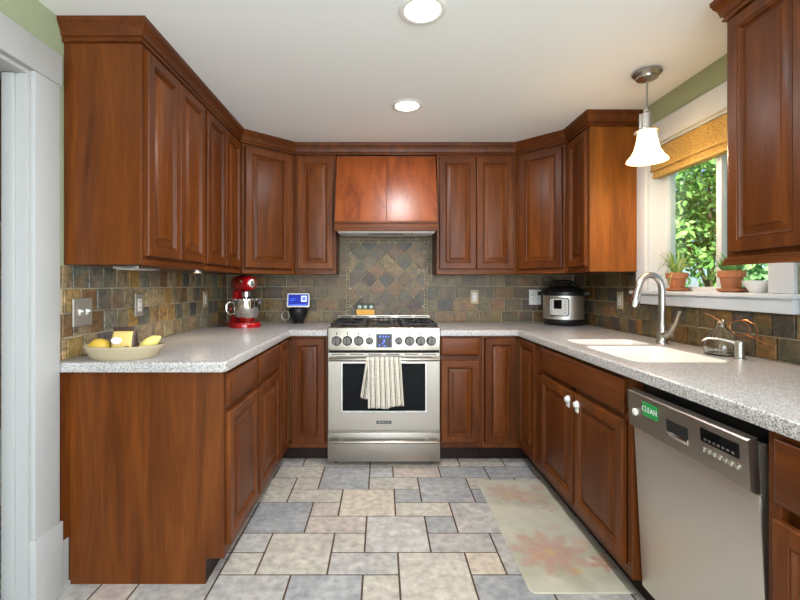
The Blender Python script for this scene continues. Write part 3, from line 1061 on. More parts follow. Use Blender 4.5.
# control panel (leans back a little)
PA = R(-4)
cp_loc, cp_rot = (0, -0.014, 0.78), (PA, 0, 0)
m = MB()
m.box(-hw, hw, 0.0, 0.035, 0.0, 0.155, 0.006, 3)
cp = m.build('control_panel', M_STEEL, rg, loc=cp_loc, rot=cp_rot)
for k, x in enumerate([-0.317, -0.245, -0.169, -0.096, 0.100, 0.172, 0.245, 0.317]):
    small = abs(x) < 0.11
    r = 0.022 if small else 0.029
    z = 0.066
    m = MB()
    m.lathe([(r * 1.12, 0.0), (r * 1.12, 0.006), (r * 0.98, 0.009), (r * 0.93, 0.028), (r * 0.86, 0.033), (0, 0.033)], 28, at(x, 0.0, z) @ AXY, caps=(True, False))
    kb = m.build('knob', M_KNOB, cp)
    m = MB()
    m.box(x - 0.005, x + 0.005, -0.042, -0.0325, z - r * 0.82, z + r * 0.82, 0.002)
    m.build('knob_grip', M_KNOB, kb)
    MB().box(x - 0.003, x + 0.003, -0.0006, 0.001, z + r * 1.35, z + r * 1.35 + 0.018).build('burner_mark', M_DARK, cp)
m = MB()
m.box(-0.052, 0.054, -0.003, 0.001, 0.022, 0.112, 0.001, 1)
ds = m.build('display', M_RDISP, cp)
m = MB()
for a in ((-0.03, -0.021, 0.088, 0.1), (-0.008, 0.0, 0.088, 0.1), (0.008, 0.016, 0.088, 0.1), (0.026, 0.034, 0.09, 0.098), (-0.003, 0.007, 0.056, 0.076), (-0.012, -0.005, 0.044, 0.056), (-0.034, -0.024, 0.032, 0.04), (-0.002, 0.012, 0.03, 0.036)):
    m.box(a[0], a[1], -0.0038, -0.0029, a[2], a[3])
m.build('digits', M_RDIG, ds)
# cooktop
m = MB()
m.box(-hw, hw, 0.025, 0.64, 0.9255, 0.932, 0.003)
m.build('cooktop', M_STEEL, rg)
for bx, by, br in ((-0.25, 0.18, 0.045), (-0.25, 0.46, 0.036), (0.25, 0.18, 0.045), (0.25, 0.46, 0.036), (0.0, 0.32, 0.05)):
    m = MB()
    m.lathe([(br * 1.25, 0.9322), (br * 1.2, 0.938), (br, 0.939), (br * 0.98, 0.943), (br * 0.8, 0.945), (0, 0.945)], 22, at(bx, by, 0), caps=(True, False))
    m.build('burner_cap', M_IRON, rg)
def grate(cx, w, mid):
    m = MB()
    zt0, zt1 = 0.946, 0.956
    y0, y1 = 0.06, 0.57
    for x in (cx - w / 2, cx + w / 2 - 0.009):
        m.box(x, x + 0.009, y0, y1, zt0, zt1, 0.003)
    for y in (y0, y1 - 0.012, (y0 + y1) / 2):
        m.box(cx - w / 2, cx + w / 2, y, y + 0.009, zt0, zt1, 0.003)
    if mid:
        for k in range(1, 6):
            x = cx - w / 2 + k * w / 6
            m.box(x - 0.004, x + 0.004, y0, y1, zt0, zt1 + 0.003, 0.002)
    else:
        for by in (0.18, 0.45):
            for a in range(0, 360, 45):
                ca, sa = math.cos(R(a)), math.sin(R(a))
                Mx = at(cx, by, 0) @ Matrix.Rotation(R(a), 4, 'Z')
                m.box(0.026, 0.115 if a % 90 else 0.1, -0.0035, 0.0035, zt0 + 0.002, zt1 + 0.004, 0.002, M=Mx)
    for x in (cx - w / 2 + 0.006, cx + w / 2 - 0.006):
        for y in (y0 + 0.006, y1 - 0.006, 0.32):
            m.lathe([(0.006, 0.9322), (0.005, 0.948)], 8, at(x, y, 0))
    m.build('grate', M_IRON, rg)
grate(-0.243, 0.246, False)
grate(0.243, 0.246, False)
grate(0.0, 0.232, True)
m = MB()
m.box(-hw + 0.004, hw - 0.004, 0.60, 0.645, 0.9325, 0.976, 0.004)
bg_ = m.build('back_guard', M_STEEL, rg)
m = MB()
for x0, x1 in ((-0.35, -0.25), (-0.23, -0.12), (-0.06, 0.06), (0.12, 0.23), (0.25, 0.35)):
    m.box(x0, x1, 0.5985, 0.602, 0.960, 0.967)
m.build('vent_slots', M_DARK, bg_)

# towel over the oven handle
def towel():
    m = MB()
    bm = m.bm
    uv = bm.loops.layers.uv.new('UVMap')
    hx, hy, hz = 0.013, 2.842, 0.728
    def sheet(x0, x1, zlow_l, zlow_r, yo, back_len, ph, shear, us):
        nu, nv = 40, 46
        grid = []
        for i in range(nu + 1):
            u = i / nu
            row = []
            x = x0 + (x1 - x0) * u
            zl = zlow_l + (zlow_r - zlow_l) * u + 0.006 * math.sin(u * 9 + ph)
            front = hz - zl
            arc = PI * 0.017
            tot = back_len + arc + front
            for j in range(nv + 1):
                s = tot * j / nv
                fold = 0.007 * math.sin(u * 21 + ph) + 0.004 * math.sin(u * 43 + ph * 2)
                if s < back_len:
                    y, z, k = hy + 0.017, hz - (back_len - s), 0.15
                elif s < back_len + arc:
                    a = (s - back_len) / 0.017
                    y, z, k = hy + 0.017 * math.cos(a), hz + 0.017 * math.sin(a), 0.2
                else:
                    d = s - back_len - arc
                    y, z, k = hy - 0.017, hz - d, min(1.0, 0.2 + d * 5)
                dd = max(0, hz - z)
                row.append(bm.verts.new((x + shear(u) * dd, y + (fold + (-yo)) * k * (1 if s > back_len else 0), z)))
            grid.append(row)
        for i in range(nu):
            for j in range(nv):
                f = bm.faces.new((grid[i][j], grid[i + 1][j], grid[i + 1][j + 1], grid[i][j + 1]))
                for lp, (a, b) in zip(f.loops, ((i, j), (i + 1, j), (i + 1, j + 1), (i, j + 1))):
                    lp[uv].uv = (us[0] + (us[1] - us[0]) * a / nu, b / nv)
    sheet(-0.095, 0.125, 0.405, 0.425, 0.008, 0.16, 0.4, lambda u: 0.03 + 0.05 * (u - 0.35), (0, 1.0))
    sheet(-0.103, -0.03, 0.475, 0.47, -0.006, 0.12, 2.0, lambda u: -0.16 * (1 - u), (0.0, 0.36))
    o = m.build('towel', M_TOWEL, smooth=60)
    sm = o.modifiers.new('thickness', 'SOLIDIFY')
    sm.thickness = 0.003
    sm.offset = 0
    return o
tag(towel(), 'cream kitchen towel with dark stripes hanging over the oven handle', 'towel')

# small printed box standing on the range's back guard
bx = thing('recipe_tin', 'small green and yellow printed box standing on the back of the range', 'box', (-0.135, 3.512, 0.9762))
MB().box(-0.073, 0.073, -0.018, 0.018, 0.0003, 0.045, 0.001, 1).build('body', M_ORANGE, bx)
ld = MB().box(-0.073, 0.073, -0.018, 0.018, 0.0452, 0.09, 0.001, 1).build('lid', M_DKGREEN, bx)
for x in (-0.047, 0.0, 0.047):
    m = MB()
    m.lathe([(0.013, 0.0), (0.013, 0.001), (0, 0.001)], 18, at(x, -0.0181, 0.066) @ AXY)
    d_ = m.build('printed_circle', M_WHITE, ld)
    MB().lathe([(0.006, 0.0), (0.006, 0.0006), (0, 0.0006)], 14, at(x, -0.0192, 0.066) @ AXY).build('printed_dot', M_DKGREEN, ld)

# ------------------------------------------------------------------ hood
hd_ = thing('range_hood', 'wooden range hood with sloping panels above the slate panel', 'hood', (0.031, 3.235, 1.605))
hwid = 0.3715
sl = 0.142
prof_h = 0.589 - 0.07
def slope_box(x0, x1, t, zlo, zhi, off=0.0):
    m = MB()
    f = lambda z: -sl * (0.589 - z) / prof_h
    m.rings([[(x0, f(zlo) - off, zlo), (x1, f(zlo) - off, zlo), (x1, f(zhi) - off, zhi), (x0, f(zhi) - off, zhi)],
             [(x0, f(zlo) + t, zlo), (x1, f(zlo) + t, zlo), (x1, f(zhi) + t, zhi), (x0, f(zhi) + t, zhi)]])
    return m
m = MB()
m.prism([(0.31, 0.01), (-sl + 0.02, 0.01), (-sl + 0.02, 0.07), (0.02, 0.589), (0.31, 0.589)], -hwid, hwid, M=Matrix(((0, 0, 1, 0), (1, 0, 0, 0), (0, 1, 0, 0), (0, 0, 0, 1))))
m.build('body', W_V, hd_)
slope_box(-hwid + 0.001, -0.001, 0.018, 0.072, 0.582).build('hood_panel', M_HOOD, hd_, smooth=None)
slope_box(0.004, hwid - 0.001, 0.018, 0.072, 0.582).build('hood_panel', M_HOOD, hd_, smooth=None)
m = MB()
slopef = lambda z: -sl * (0.589 - z) / prof_h
m.box(-hwid - 0.0, hwid, -sl - 0.018, -sl + 0.019, 0.058, 0.074, 0.003)
m.box(-hwid - 0.0, hwid, -sl - 0.012, -sl + 0.019, 0.026, 0.058, 0.002)
m.box(-hwid - 0.0, hwid, -sl - 0.02, -sl + 0.019, 0.002, 0.026, 0.005)
m.build('hood_ledge', W_H, hd_)
MB().box(-hwid + 0.02, hwid - 0.02, -sl + 0.02, 0.16, -0.004, 0.0095, 0.002).build('liner', M_WHITE, hd_)['label'] = 'pale metal hood liner'
MB().box(-0.13, 0.13, -0.05, -0.01, -0.0065, -0.0042).build('vent_slot', M_DARK, hd_)
MB().lathe([(0.008, -0.008), (0.008, -0.0042)], 12, at(0.19, -0.05, 0)).build('switch', M_BLACK, hd_)

# ------------------------------------------------------------------ dishwasher
dw = thing('dishwasher', 'stainless steel dishwasher with its door slightly ajar beside the sink cabinet', 'dishwasher', (FR, 1.338, 0), RIGHT)
hwd = 0.279
MB().box(-hwd + 0.006, hwd - 0.006, 0.035, 0.58, 0.09, 0.855).build('tub', M_BLACK, dw)
MB().box(-hwd + 0.004, hwd - 0.004, 0.085, 0.1, 0.0005, 0.0895).build('toe_kick', M_BLACK, dw)
dl, drt = (0, 0.026, 0.10), (R(3.0), 0, 0)
dd = hwd - 0.012
do = MB().box(-dd, dd, -0.002, 0.008, 0.0, 0.595, 0.003).box(-dd + 0.004, dd - 0.004, 0.008, -0.002 + 0.03, 0.01, 0.72).build('door', M_STEELZ, dw, loc=dl, rot=drt)
m = MB()
m.rings([[(-dd + 0.0, y, z0), (dd - 0.006, y, z0), (dd - 0.006, y, z1), (-dd + 0.0, y, z1)] for y, z0, z1 in ((0.006, 0.597, 0.738), (-0.014, 0.601, 0.734), (-0.018, 0.606, 0.730))])
cpn = m.build('control_panel', M_STEEL, do, smooth=20)
m = MB()
hx0, hx1, hz0, hz1 = -0.052, 0.045, 0.648, 0.690
m.box(hx0, hx1, -0.0188, -0.0172, hz0, hz1)
hp = m.build('handle_recess', M_DARK, cpn)
MB().box(hx0, hx1, -0.021, -0.0175, hz0 - 0.010, hz0 + 0.006, 0.002).build('handle_lip', M_CHROME, cpn)
m = MB()
m.box(0.098, 0.232, -0.0192, -0.0175, 0.674, 0.712)
dpl = m.build('display', M_BLACKGL, cpn)
m = MB()
for k in range(7):
    m.box(0.112 + k * 0.016, 0.121 + k * 0.016, -0.0197, -0.0191, 0.680, 0.686)
m.build('display_legend', M_NICKEL, dpl)
for k in range(7):
    MB().lathe([(0.0075, 0), (0.0075, 0.003), (0.005, 0.005), (0, 0.005)], 14, at(0.108 + k * 0.0195, -0.018, 0.652) @ AXY).build('button', M_CHROME, cpn)
MB().lathe([(0.013, 0), (0.013, 0.006), (0.009, 0.008), (0, 0.008)], 16, at(-0.222, -0.018, 0.662) @ AXY).build('power_button', M_WHITE, cpn)
m = MB()
for a in ((-0.240, -0.204, 0.706, 0.710), (-0.240, -0.236, 0.698, 0.710), (-0.208, -0.204, 0.698, 0.710)):
    m.box(a[0], a[1], -0.0188, -0.0175, a[2], a[3])
m.build('maker_mark', M_DKMETAL, cpn)
# the CLEAN magnet
Mdw = Matrix.Translation(dw.location) @ Matrix.Rotation(RIGHT, 4, 'Z') @ Matrix.Translation(dl) @ Matrix.Rotation(R(3.0), 4, 'X')
mg = thing('magnet', 'green CLEAN magnet stuck on the dishwasher control panel', 'magnet')
mg.matrix_world = Mdw @ at(-0.135, -0.0185, 0.690)
MB().box(-0.040, 0.040, -0.003, -0.0002, -0.024, 0.024, 0.001, 1).build('plate', M_GREENL, mg)
part_text('CLEAN', 0.027, M_WHITE, mg, (0, -0.0032, 0.0), (R(90), 0, 0))

# ------------------------------------------------------------------ faucet, dispenser, bottle
fc = thing('faucet', 'brushed nickel gooseneck faucet standing behind the white sink', 'faucet', (1.462, 2.245, CT))
m = MB()
m.lathe([(0.030, 0.0003), (0.030, 0.006), (0.026, 0.012), (0.024, 0.03), (0.024, 0.075), (0.020, 0.10), (0.0165, 0.12)], 24, caps=(True, True))
pts = [(0, 0, 0.11), (0, 0, 0.18), (0, 0, 0.25)]
rad = 0.062
for k in range(0, 15):
    a = PI * k / 14 * 0.93
    pts.append((-rad + rad * math.cos(a), 0, 0.275 + rad * 1.35 * math.sin(a)))
m.tube(pts, 0.0165, 14)
m.build('gooseneck', M_NICKEL, fc)
e = Vector(pts[-1])
d_ = (Vector(pts[-1]) - Vector(pts[-2])).normalized()
m = MB()
m.tube([e - d_ * 0.002, e + d_ * 0.02, e + d_ * 0.09, e + d_ * 0.105], [0.0172, 0.019, 0.026, 0.025], 16)
sh = m.build('spray_head', M_CHROME, fc)
m = MB()
m.tube([(0.0, -0.018, 0.045), (0.0, -0.04, 0.052), (0.002, -0.065, 0.068), (0.004, -0.10, 0.115), (0.006, -0.125, 0.175)], [0.019, 0.018, 0.0135, 0.011, 0.0095], 12)
m.build('lever', M_NICKEL, fc)

sd = thing('soap_dispenser', 'short chrome soap dispenser in the countertop beside the glass bottle', 'dispenser', (1.475, 1.775, CT))
m = MB()
m.lathe([(0.024, 0.0003), (0.024, 0.004), (0.017, 0.008), (0.0165, 0.055), (0.018, 0.057), (0.018, 0.072), (0.015, 0.076), (0, 0.077)], 22, caps=(True, False))
m.build('pump', M_NICKEL, sd)
m = MB()
m.tube([(-0.01, 0.004, 0.066), (-0.05, 0.03, 0.078), (-0.085, 0.055, 0.079), (-0.105, 0.068, 0.066)], [0.007, 0.005, 0.0045, 0.004], 10)
m.build('spout', M_NICKEL, sd)

bo = thing('glass_bottle', 'round clear glass bottle with copper wire loops by the backsplash', 'bottle', (1.487, 1.885, CT))
m = MB()
outer = [(0.0, 0.0004), (0.055, 0.0004), (0.062, 0.006), (0.064, 0.03), (0.060, 0.06), (0.046, 0.092), (0.026, 0.112), (0.017, 0.122), (0.0155, 0.142), (0.019, 0.146), (0.019, 0.150), (0.0155, 0.151)]
inner = [(0.0125, 0.148), (0.0125, 0.122), (0.022, 0.109), (0.042, 0.089), (0.056, 0.058), (0.060, 0.03), (0.057, 0.008), (0.0, 0.006)]
m.lathe(outer + inner, 28)
m.build('flask', M_GLASS, bo)
m = MB()
lw = []
for k in range(20):
    a = k / 19 * 2 * PI
    lw.append((0.018 + 0.0 * k, -0.075 - 0.05 * math.cos(a) + 0.0, 0.125 + 0.032 * math.sin(a)))
lw2 = [(0.0, 0.09, 0.176), (0.0, 0.05, 0.165), (0.0, 0.02, 0.152), (0.018, -0.01, 0.14), (0.02, -0.05, 0.15), (0.03, -0.09, 0.16), (0.04, -0.125, 0.145), (0.045, -0.135, 0.115), (0.04, -0.12, 0.085)]
m.tube(lw2, 0.0022, 6)
m.tube(lw, 0.0022, 6)
m.tube([(0.02, -0.06, 0.09), (0.03, -0.10, 0.098), (0.04, -0.14, 0.082), (0.05, -0.165, 0.07)], 0.0022, 6)
m.build('copper_wire', M_COPPER, bo)

# ------------------------------------------------------------------ stand mixer
mx = thing('stand_mixer', 'glossy red stand mixer with steel bowl in the left counter corner', 'mixer', (-1.02, 3.17, CT), R(-52))
mx.scale = (1, 1, 1.1)
# local: +x points to the bowl end
m = MB()
m.prism(rrect(-0.15, 0.145, -0.105, 0.105, 0.09, 8), 0.0004, 0.034, bev=0.016, seg=4)
m.build('base_plate', M_RED, mx)
def oval(cx, z, rx, ry, n=22):
    return [(cx + rx * math.cos(2 * PI * k / n), ry * math.sin(2 * PI * k / n), z) for k in range(n)]
m = MB()
m.rings([oval(-0.092, 0.03, 0.058, 0.075), oval(-0.095, 0.07, 0.047, 0.056), oval(-0.097, 0.15, 0.043, 0.046), oval(-0.092, 0.215, 0.05, 0.048), oval(-0.085, 0.235, 0.06, 0.05)])
cl = m.build('column', M_RED, mx)
m = MB()
def vring(x, zc, ry, rz, n=22):
    return [(x, ry * math.cos(2 * PI * k / n), zc + rz * math.sin(2 * PI * k / n)) for k in range(n)]
m.rings([vring(-0.165, 0.285, 0.006, 0.008), vring(-0.16, 0.285, 0.03, 0.034), vring(-0.13, 0.284, 0.052, 0.054), vring(-0.06, 0.284, 0.06, 0.06), vring(0.03, 0.286, 0.059, 0.058), vring(0.10, 0.289, 0.055, 0.052), vring(0.14, 0.29, 0.047, 0.045), vring(0.155, 0.29, 0.036, 0.035)])
hdm = m.build('motor_head', M_RED, mx)
m = MB()
m.rings([vring(-0.02, 0.286, 0.0612, 0.012), vring(0.06, 0.2875, 0.0595, 0.0105), vring(0.12, 0.289, 0.0535, 0.009)])
m.build('trim_band', M_CHROME, hdm)
m = MB()
m.lathe([(0.028, 0.0), (0.028, 0.012), (0.022, 0.016), (0.012, 0.018), (0, 0.018)], 20, at(0.155, 0, 0.29) @ Matrix.Rotation(R(90), 4, 'Y'))
m.build('hub_cap', M_CHROME, hdm)
m = MB()
m.lathe([(0.012, 0.0), (0.012, 0.014), (0.0, 0.018)], 14, at(0.10, -0.05, 0.305) @ AXY)
m.build('hub_knob', M_CHROME, hdm)
m = MB()
m.lathe([(0.034, 0.232), (0.034, 0.20), (0.022, 0.195), (0.014, 0.19), (0.014, 0.12), (0.0, 0.118)], 18, at(0.055, 0, 0), caps=(True, False))
m.build('beater_shaft', M_CHROME, mx)
m = MB()
pr = [(0.0, 0.036), (0.05, 0.036), (0.056, 0.046), (0.075, 0.062), (0.097, 0.10), (0.104, 0.14), (0.106, 0.178), (0.109, 0.180), (0.109, 0.183), (0.103, 0.183), (0.101, 0.14), (0.093, 0.10), (0.07, 0.065), (0.0, 0.055)]
m.lathe(pr, 32, at(0.055, 0, 0))
bw_ = m.build('bowl', M_CHROME, mx)
m = MB()
m.tube([(0.05, -0.100, 0.165), (0.05, -0.125, 0.168), (0.048, -0.142, 0.15), (0.048, -0.142, 0.11), (0.05, -0.125, 0.09), (0.052, -0.09, 0.09)], [0.006, 0.007, 0.007, 0.007, 0.007, 0.006], 10)
m.build('bowl_handle', M_CHROME, bw_)
m = MB()
m.lathe([(0.016, 0), (0.020, 0.008), (0.016, 0.02), (0, 0.024)], 16, at(-0.10, -0.05, 0.115) @ AXY)
m.build('speed_knob', M_RED, cl)

# ------------------------------------------------------------------ smart display on a black mug
mu = thing('mug', 'large black footed mug with wire-thin loop handle on the counter', 'mug', (-0.668, 3.435, CT))
m = MB()
m.lathe([(0.0, 0.0004), (0.045, 0.0004), (0.047, 0.012), (0.038, 0.022), (0.055, 0.040), (0.070, 0.066), (0.076, 0.095), (0.077, 0.118), (0.073, 0.118), (0.070, 0.09), (0.06, 0.05), (0.0, 0.035)], 30)
m.build('cup', M_BLACK, mu)
m = MB()
m.tube([(-0.070 - 0.028 + 0.030 * math.cos(a), -0.02, 0.062 + 0.034 * math.sin(a)) for a in [2 * PI * k / 20 for k in range(21)]], 0.0035, 8)
m.build('handle', M_NICKEL, mu)
sm_ = thing('smart_display', 'white-framed smart display with blue screen resting on the black mug', 'display', (-0.662, 3.43, CT + 0.1185))
Mt = Matrix.Rotation(R(-14), 4, 'X')
m = MB()
m.prism(rrect(-0.089, 0.089, 0.0, 0.112, 0.012), -0.007, 0.007, bev=0.002, M=Mt @ at(0, -0.04, 0.003) @ AXY)
fo = m.build('frame', M_WHITE, sm_)
MB().box(-0.079, 0.079, -0.0485, -0.0475, 0.014, 0.104, M=Mt).build('screen', M_DISP, fo)
m = MB()
m.box(0.022, 0.068, -0.0495, -0.0487, 0.045, 0.094, M=Mt)
m.build('screen_tile', M_DISP2, fo)
m = MB()
m.box(-0.066, -0.02, -0.0495, -0.0487, 0.066, 0.070, M=Mt).box(-0.066, -0.03, -0.0495, -0.0487, 0.052, 0.056, M=Mt).box(-0.07, 0.07, -0.0495, -0.0487, 0.02, 0.024, M=Mt)
m.box(0.033, 0.057, -0.0503, -0.0496, 0.056, 0.082, M=Mt)
m.build('screen_lines', M_RDIG, fo)
m = MB()
m.lathe([(0.05, 0.0003), (0.052, 0.006), (0.035, 0.05), (0.02, 0.075)], 20, at(0, 0.014, 0))
m.build('stand', M_BLACK, sm_)

# ------------------------------------------------------------------ pressure cooker
pc = thing('pressure_cooker', 'round steel and black electric pressure cooker in the right counter corner', 'cooker', (1.405, 3.33, CT), R(-36))
rb = 0.150
MB().lathe([(0.0, 0.0004), (rb * 0.9, 0.0004), (rb * 0.96, 0.008), (rb, 0.03), (rb, 0.048), (0, 0.048)], 40, caps=(True, False)).build('base_ring', M_BLACK, pc)
MB().lathe([(rb - 0.002, 0.0483), (rb - 0.002, 0.225)], 48).build('body', M_STEELZ, pc)
m = MB()
m.lathe([(rb, 0.2253), (rb + 0.006, 0.232), (rb + 0.006, 0.252), (rb - 0.002, 0.262), (rb - 0.012, 0.275), (0.10, 0.292), (0.05, 0.302), (0, 0.303)], 40, caps=(True, False))
for s in (-1, 1):
    m.box(s * (rb + 0.016) - 0.022, s * (rb + 0.016) + 0.022, -0.03, 0.03, 0.226, 0.254, 0.008)
ldp = m.build('lid', M_BLACK, pc)
m = MB()
m.tube([(-0.085, 0, 0.285), (-0.075, 0, 0.315), (-0.05, 0, 0.328), (0, 0, 0.331), (0.05, 0, 0.328), (0.075, 0, 0.315), (0.085, 0, 0.285)], [0.016, 0.016, 0.015, 0.015, 0.015, 0.016, 0.016], 12)
m.build('lid_handle', M_BLACK, ldp)
MB().lathe([(0.016, 0.28), (0.016, 0.312), (0.01, 0.318), (0, 0.318)], 14, at(0.02, 0.075, 0)).build('steam_valve', M_BLACK, ldp)
def curved(x0, x1, z0, z1, r, rr_=0.012, nn=6):
    m = MB()
    poly = rrect(x0, x1, z0, z1, rr_, nn)
    bm = m.bm
    # strip of columns so the panel follows the drum
    N = 14
    def zr(x):
        zz = [p[1] for p in poly]
        dx = min(x - x0, x1 - x)
        ins = rr_ - math.sqrt(max(0, rr_ ** 2 - (rr_ - min(dx, rr_)) ** 2))
        return z0 + ins, z1 - ins
    rings_o = []
    cols = [x0 + (x1 - x0) * (0.5 - 0.5 * math.cos(PI * k / N)) for k in range(N + 1)]
    fr_v, bk_v = [], []
    for x in cols:
        a, b = zr(x)
        ang = x / r
        f = lambda q, z: (q * math.sin(ang), -q * math.cos(ang), z)
        fr_v.append((bm.verts.new(f(r, a)), bm.verts.new(f(r, b))))
        bk_v.append((bm.verts.new(f(r - 0.006, a)), bm.verts.new(f(r - 0.006, b))))
    for k in range(N):
        bm.faces.new((fr_v[k][0], fr_v[k + 1][0], fr_v[k + 1][1], fr_v[k][1]))
        bm.faces.new((bk_v[k][0], bk_v[k][1], bk_v[k + 1][1], bk_v[k + 1][0]))
        bm.faces.new((fr_v[k][0], bk_v[k][0], bk_v[k + 1][0], fr_v[k + 1][0]))
        bm.faces.new((fr_v[k][1], fr_v[k + 1][1], bk_v[k + 1][1], bk_v[k][1]))
    return m
pn = curved(-0.075, 0.075, 0.072, 0.212, rb + 0.001, 0.022).build('control_frame', M_BLACK, pc)
pl_ = curved(-0.068, 0.068, 0.079, 0.205, rb + 0.0025, 0.018).build('control_panel', M_PALE, pn)
sc_ = curved(-0.034, 0.024, 0.128, 0.195, rb + 0.004, 0.003).build('display', M_BLACKGL, pn)
m = MB()
for k in range(5):
    z = 0.10 + k * 0.02
    for x in (-0.052, 0.046):
        ang = x / rb
        m.box(-0.006, 0.006, -rb - 0.0036, -rb - 0.0024, z, z + 0.004, M=Matrix.Rotation(ang, 4, 'Z'))
m.build('buttons', M_BLACK, pn)
t_ = part_text('Instant', 0.022, M_WHITE, pc, (-0.0, -rb - 0.0006, 0.058), (R(90), 0, 0))

# ------------------------------------------------------------------ fruit dish and its contents
pd = (-1.085, 1.81)
ds_ = tag(MB().lathe([(0.0, 0.0004), (0.122, 0.0004), (0.130, 0.006), (0.150, 0.042), (0.156, 0.049), (0.157, 0.056), (0.152, 0.056), (0.142, 0.042), (0.124, 0.010), (0.0, 0.008)], 44, sy=0.62).build('serving_dish', M_CREAMC, loc=(pd[0], pd[1], CT), rot=(0, 0, R(6))), 'oval cream stoneware dish holding fruit and snacks by the switch plate', 'dish')
def fruit(name, label, cat, pts, rad, loc, rz, mat_, stem=None):
    t = thing(name, label, cat, loc, rz)
    MB().tube(pts, rad, 18).build('body', mat_, t)
    if stem:
        MB().tube(stem, 0.004, 8).build('stem', M_BARK, t)
    return t
fruit('squash', 'round yellow squash at the doorway end of the oval dish', 'squash', [(-0.042, 0, 0.034), (-0.038, 0, 0.034), (-0.02, 0, 0.036), (0.0, 0, 0.036), (0.02, 0, 0.034), (0.036, 0, 0.031), (0.044, 0, 0.03)], [0.004, 0.018, 0.031, 0.034, 0.030, 0.018, 0.004], (pd[0] - 0.094, pd[1] - 0.010, CT + 0.012), R(10), M_YEL, [(0.038, 0, 0.04), (0.04, 0.004, 0.062)])
fruit('lemon', 'pale yellow lemon propped at the far end of the oval dish', 'lemon', [(-0.038, 0, 0.018), (-0.034, 0, 0.02), (-0.02, 0, 0.028), (0.0, 0, 0.04), (0.022, 0, 0.053), (0.036, 0, 0.062), (0.044, 0, 0.066)], [0.004, 0.012, 0.022, 0.025, 0.022, 0.011, 0.004], (pd[0] + 0.101, pd[1] + 0.010, CT + 0.02), R(18), M_YELP)
bgk = thing('snack_bag', 'yellow-labelled brown snack bag standing in the middle of the oval dish', 'bag', (pd[0] + 0.006, pd[1] - 0.005, CT + 0.0088), R(4))
m = MB()
def bagring(z, w, t):
    return [(w * math.copysign(abs(math.cos(a)) ** 0.5, math.cos(a)), t * math.copysign(abs(math.sin(a)) ** 0.7, math.sin(a)), z) for a in [2 * PI * (k + 0.5) / 28 for k in range(28)]]
m.rings([bagring(0.0, 0.046, 0.020), bagring(0.01, 0.050, 0.028), bagring(0.05, 0.051, 0.030), bagring(0.085, 0.050, 0.022), bagring(0.106, 0.047, 0.008), bagring(0.122, 0.046, 0.002)])
bb = m.build('pouch', M_BAGDK, bgk)
m = MB()
m.grid(lambda u, v: (-0.040 + 0.080 * u, -0.0318 + 0.018 * max(0, v - 0.55) ** 1.2 * 2.2 + 0.004 * (2 * u - 1) ** 2, 0.010 + 0.095 * v), 10, 8)
lbq = m.build('printed_label', M_LABEL, bb)
sf = lbq.modifiers.new('t', 'SOLIDIFY')
sf.thickness = 0.0015
MB().lathe([(0.022, 0), (0.022, 0.001), (0, 0.001)], 20, at(-0.018, -0.0315, 0.068) @ AXY, sy=0.65).build('printed_oval', M_WHITE, bb)
MB().lathe([(0.012, 0), (0.012, 0.001), (0, 0.001)], 16, at(0.024, -0.0325, 0.036) @ AXY, sy=0.7).build('printed_mark', M_BAGDK, bb)
jr = thing('small_jar', 'tiny brown jar with white cap behind the yellow squash', 'jar', (pd[0] - 0.058, pd[1] + 0.035, CT + 0.0088))
MB().lathe([(0.018, 0), (0.02, 0.004), (0.02, 0.045), (0.012, 0.055)], 18).build('glass', M_BAGDK, jr)
MB().lathe([(0.013, 0.0553), (0.013, 0.078), (0.011, 0.08)], 16).build('cap', M_WHITE, jr)

# ------------------------------------------------------------------ switch plates and outlets
def plate(label, loc, rz, w, h, kind, mat_plate, name='outlet', cat='outlet'):
    """local: faces -y, centre at origin"""
    t = thing(name, label, cat, loc, rz)
    m = MB()
    m.rings([rect_ring(-w / 2, w / 2, -h / 2, h / 2, d, y) for d, y in ((0, -0.0003), (0, -0.003), (0.004, -0.006))])
    m.build('cover_plate', mat_plate, t, smooth=20)
    if kind == 'switch2':
        for x in (-0.023, 0.023):
            m = MB()
            m.box(x - 0.006, x + 0.006, -0.008, -0.0055, -0.012, 0.012)
            m.box(x - 0.0045, x + 0.0045, -0.020, -0.007, 0.0, 0.009, 0.001, 1)
            m.build('toggle', M_WHITE, t)
    else:
        xs = (0.0,) if w < 0.1 else (-0.023, 0.023)
        for x in xs:
            m = MB()
            m.box(x - 0.0165, x + 0.0165, -0.0085, -0.0055, -0.033, 0.033, 0.001, 1)
            rc = m.build('receptacle', M_WHITE, t)
            m = MB()
            for z in (-0.018, 0.014):
                m.box(x - 0.008, x - 0.005, -0.009, -0.0084, z, z + 0.009).box(x + 0.005, x + 0.008, -0.009, -0.0084, z, z + 0.009)
            m.build('slots', M_DARK, rc)
    return t
tl, tr = XL + 0.0135, XR - 0.0135
tb = YB - 0.0135
plate('steel double switch plate with two white toggles above the fruit dish', (tl, 1.83, 1.105), LEFT, 0.118, 0.118, 'switch2', M_PLATE, 'switch_plate', 'switch')
plate('steel-framed white outlet on left wall between the switch plate and mixer', (tl, 2.255, 1.115), LEFT, 0.074, 0.118, 'outlet', M_PLATE)
plate('white outlet on left wall close to the red mixer', (tl, 3.10, 1.115), LEFT, 0.07, 0.114, 'outlet', M_CREAMC)
plate('pale outlet on back wall right of the range', (0.762, tb, 1.122), 0, 0.07, 0.115, 'outlet', M_CREAMC)
plate('white double outlet on back wall next to the pressure cooker', (1.262, tb, 1.12), 0, 0.10, 0.125, 'outlet', M_WHITE)
plate('white outlet on the window-side wall between cooker and faucet', (tr, 2.845, 1.118), RIGHT, 0.07, 0.115, 'outlet', M_CREAMC)

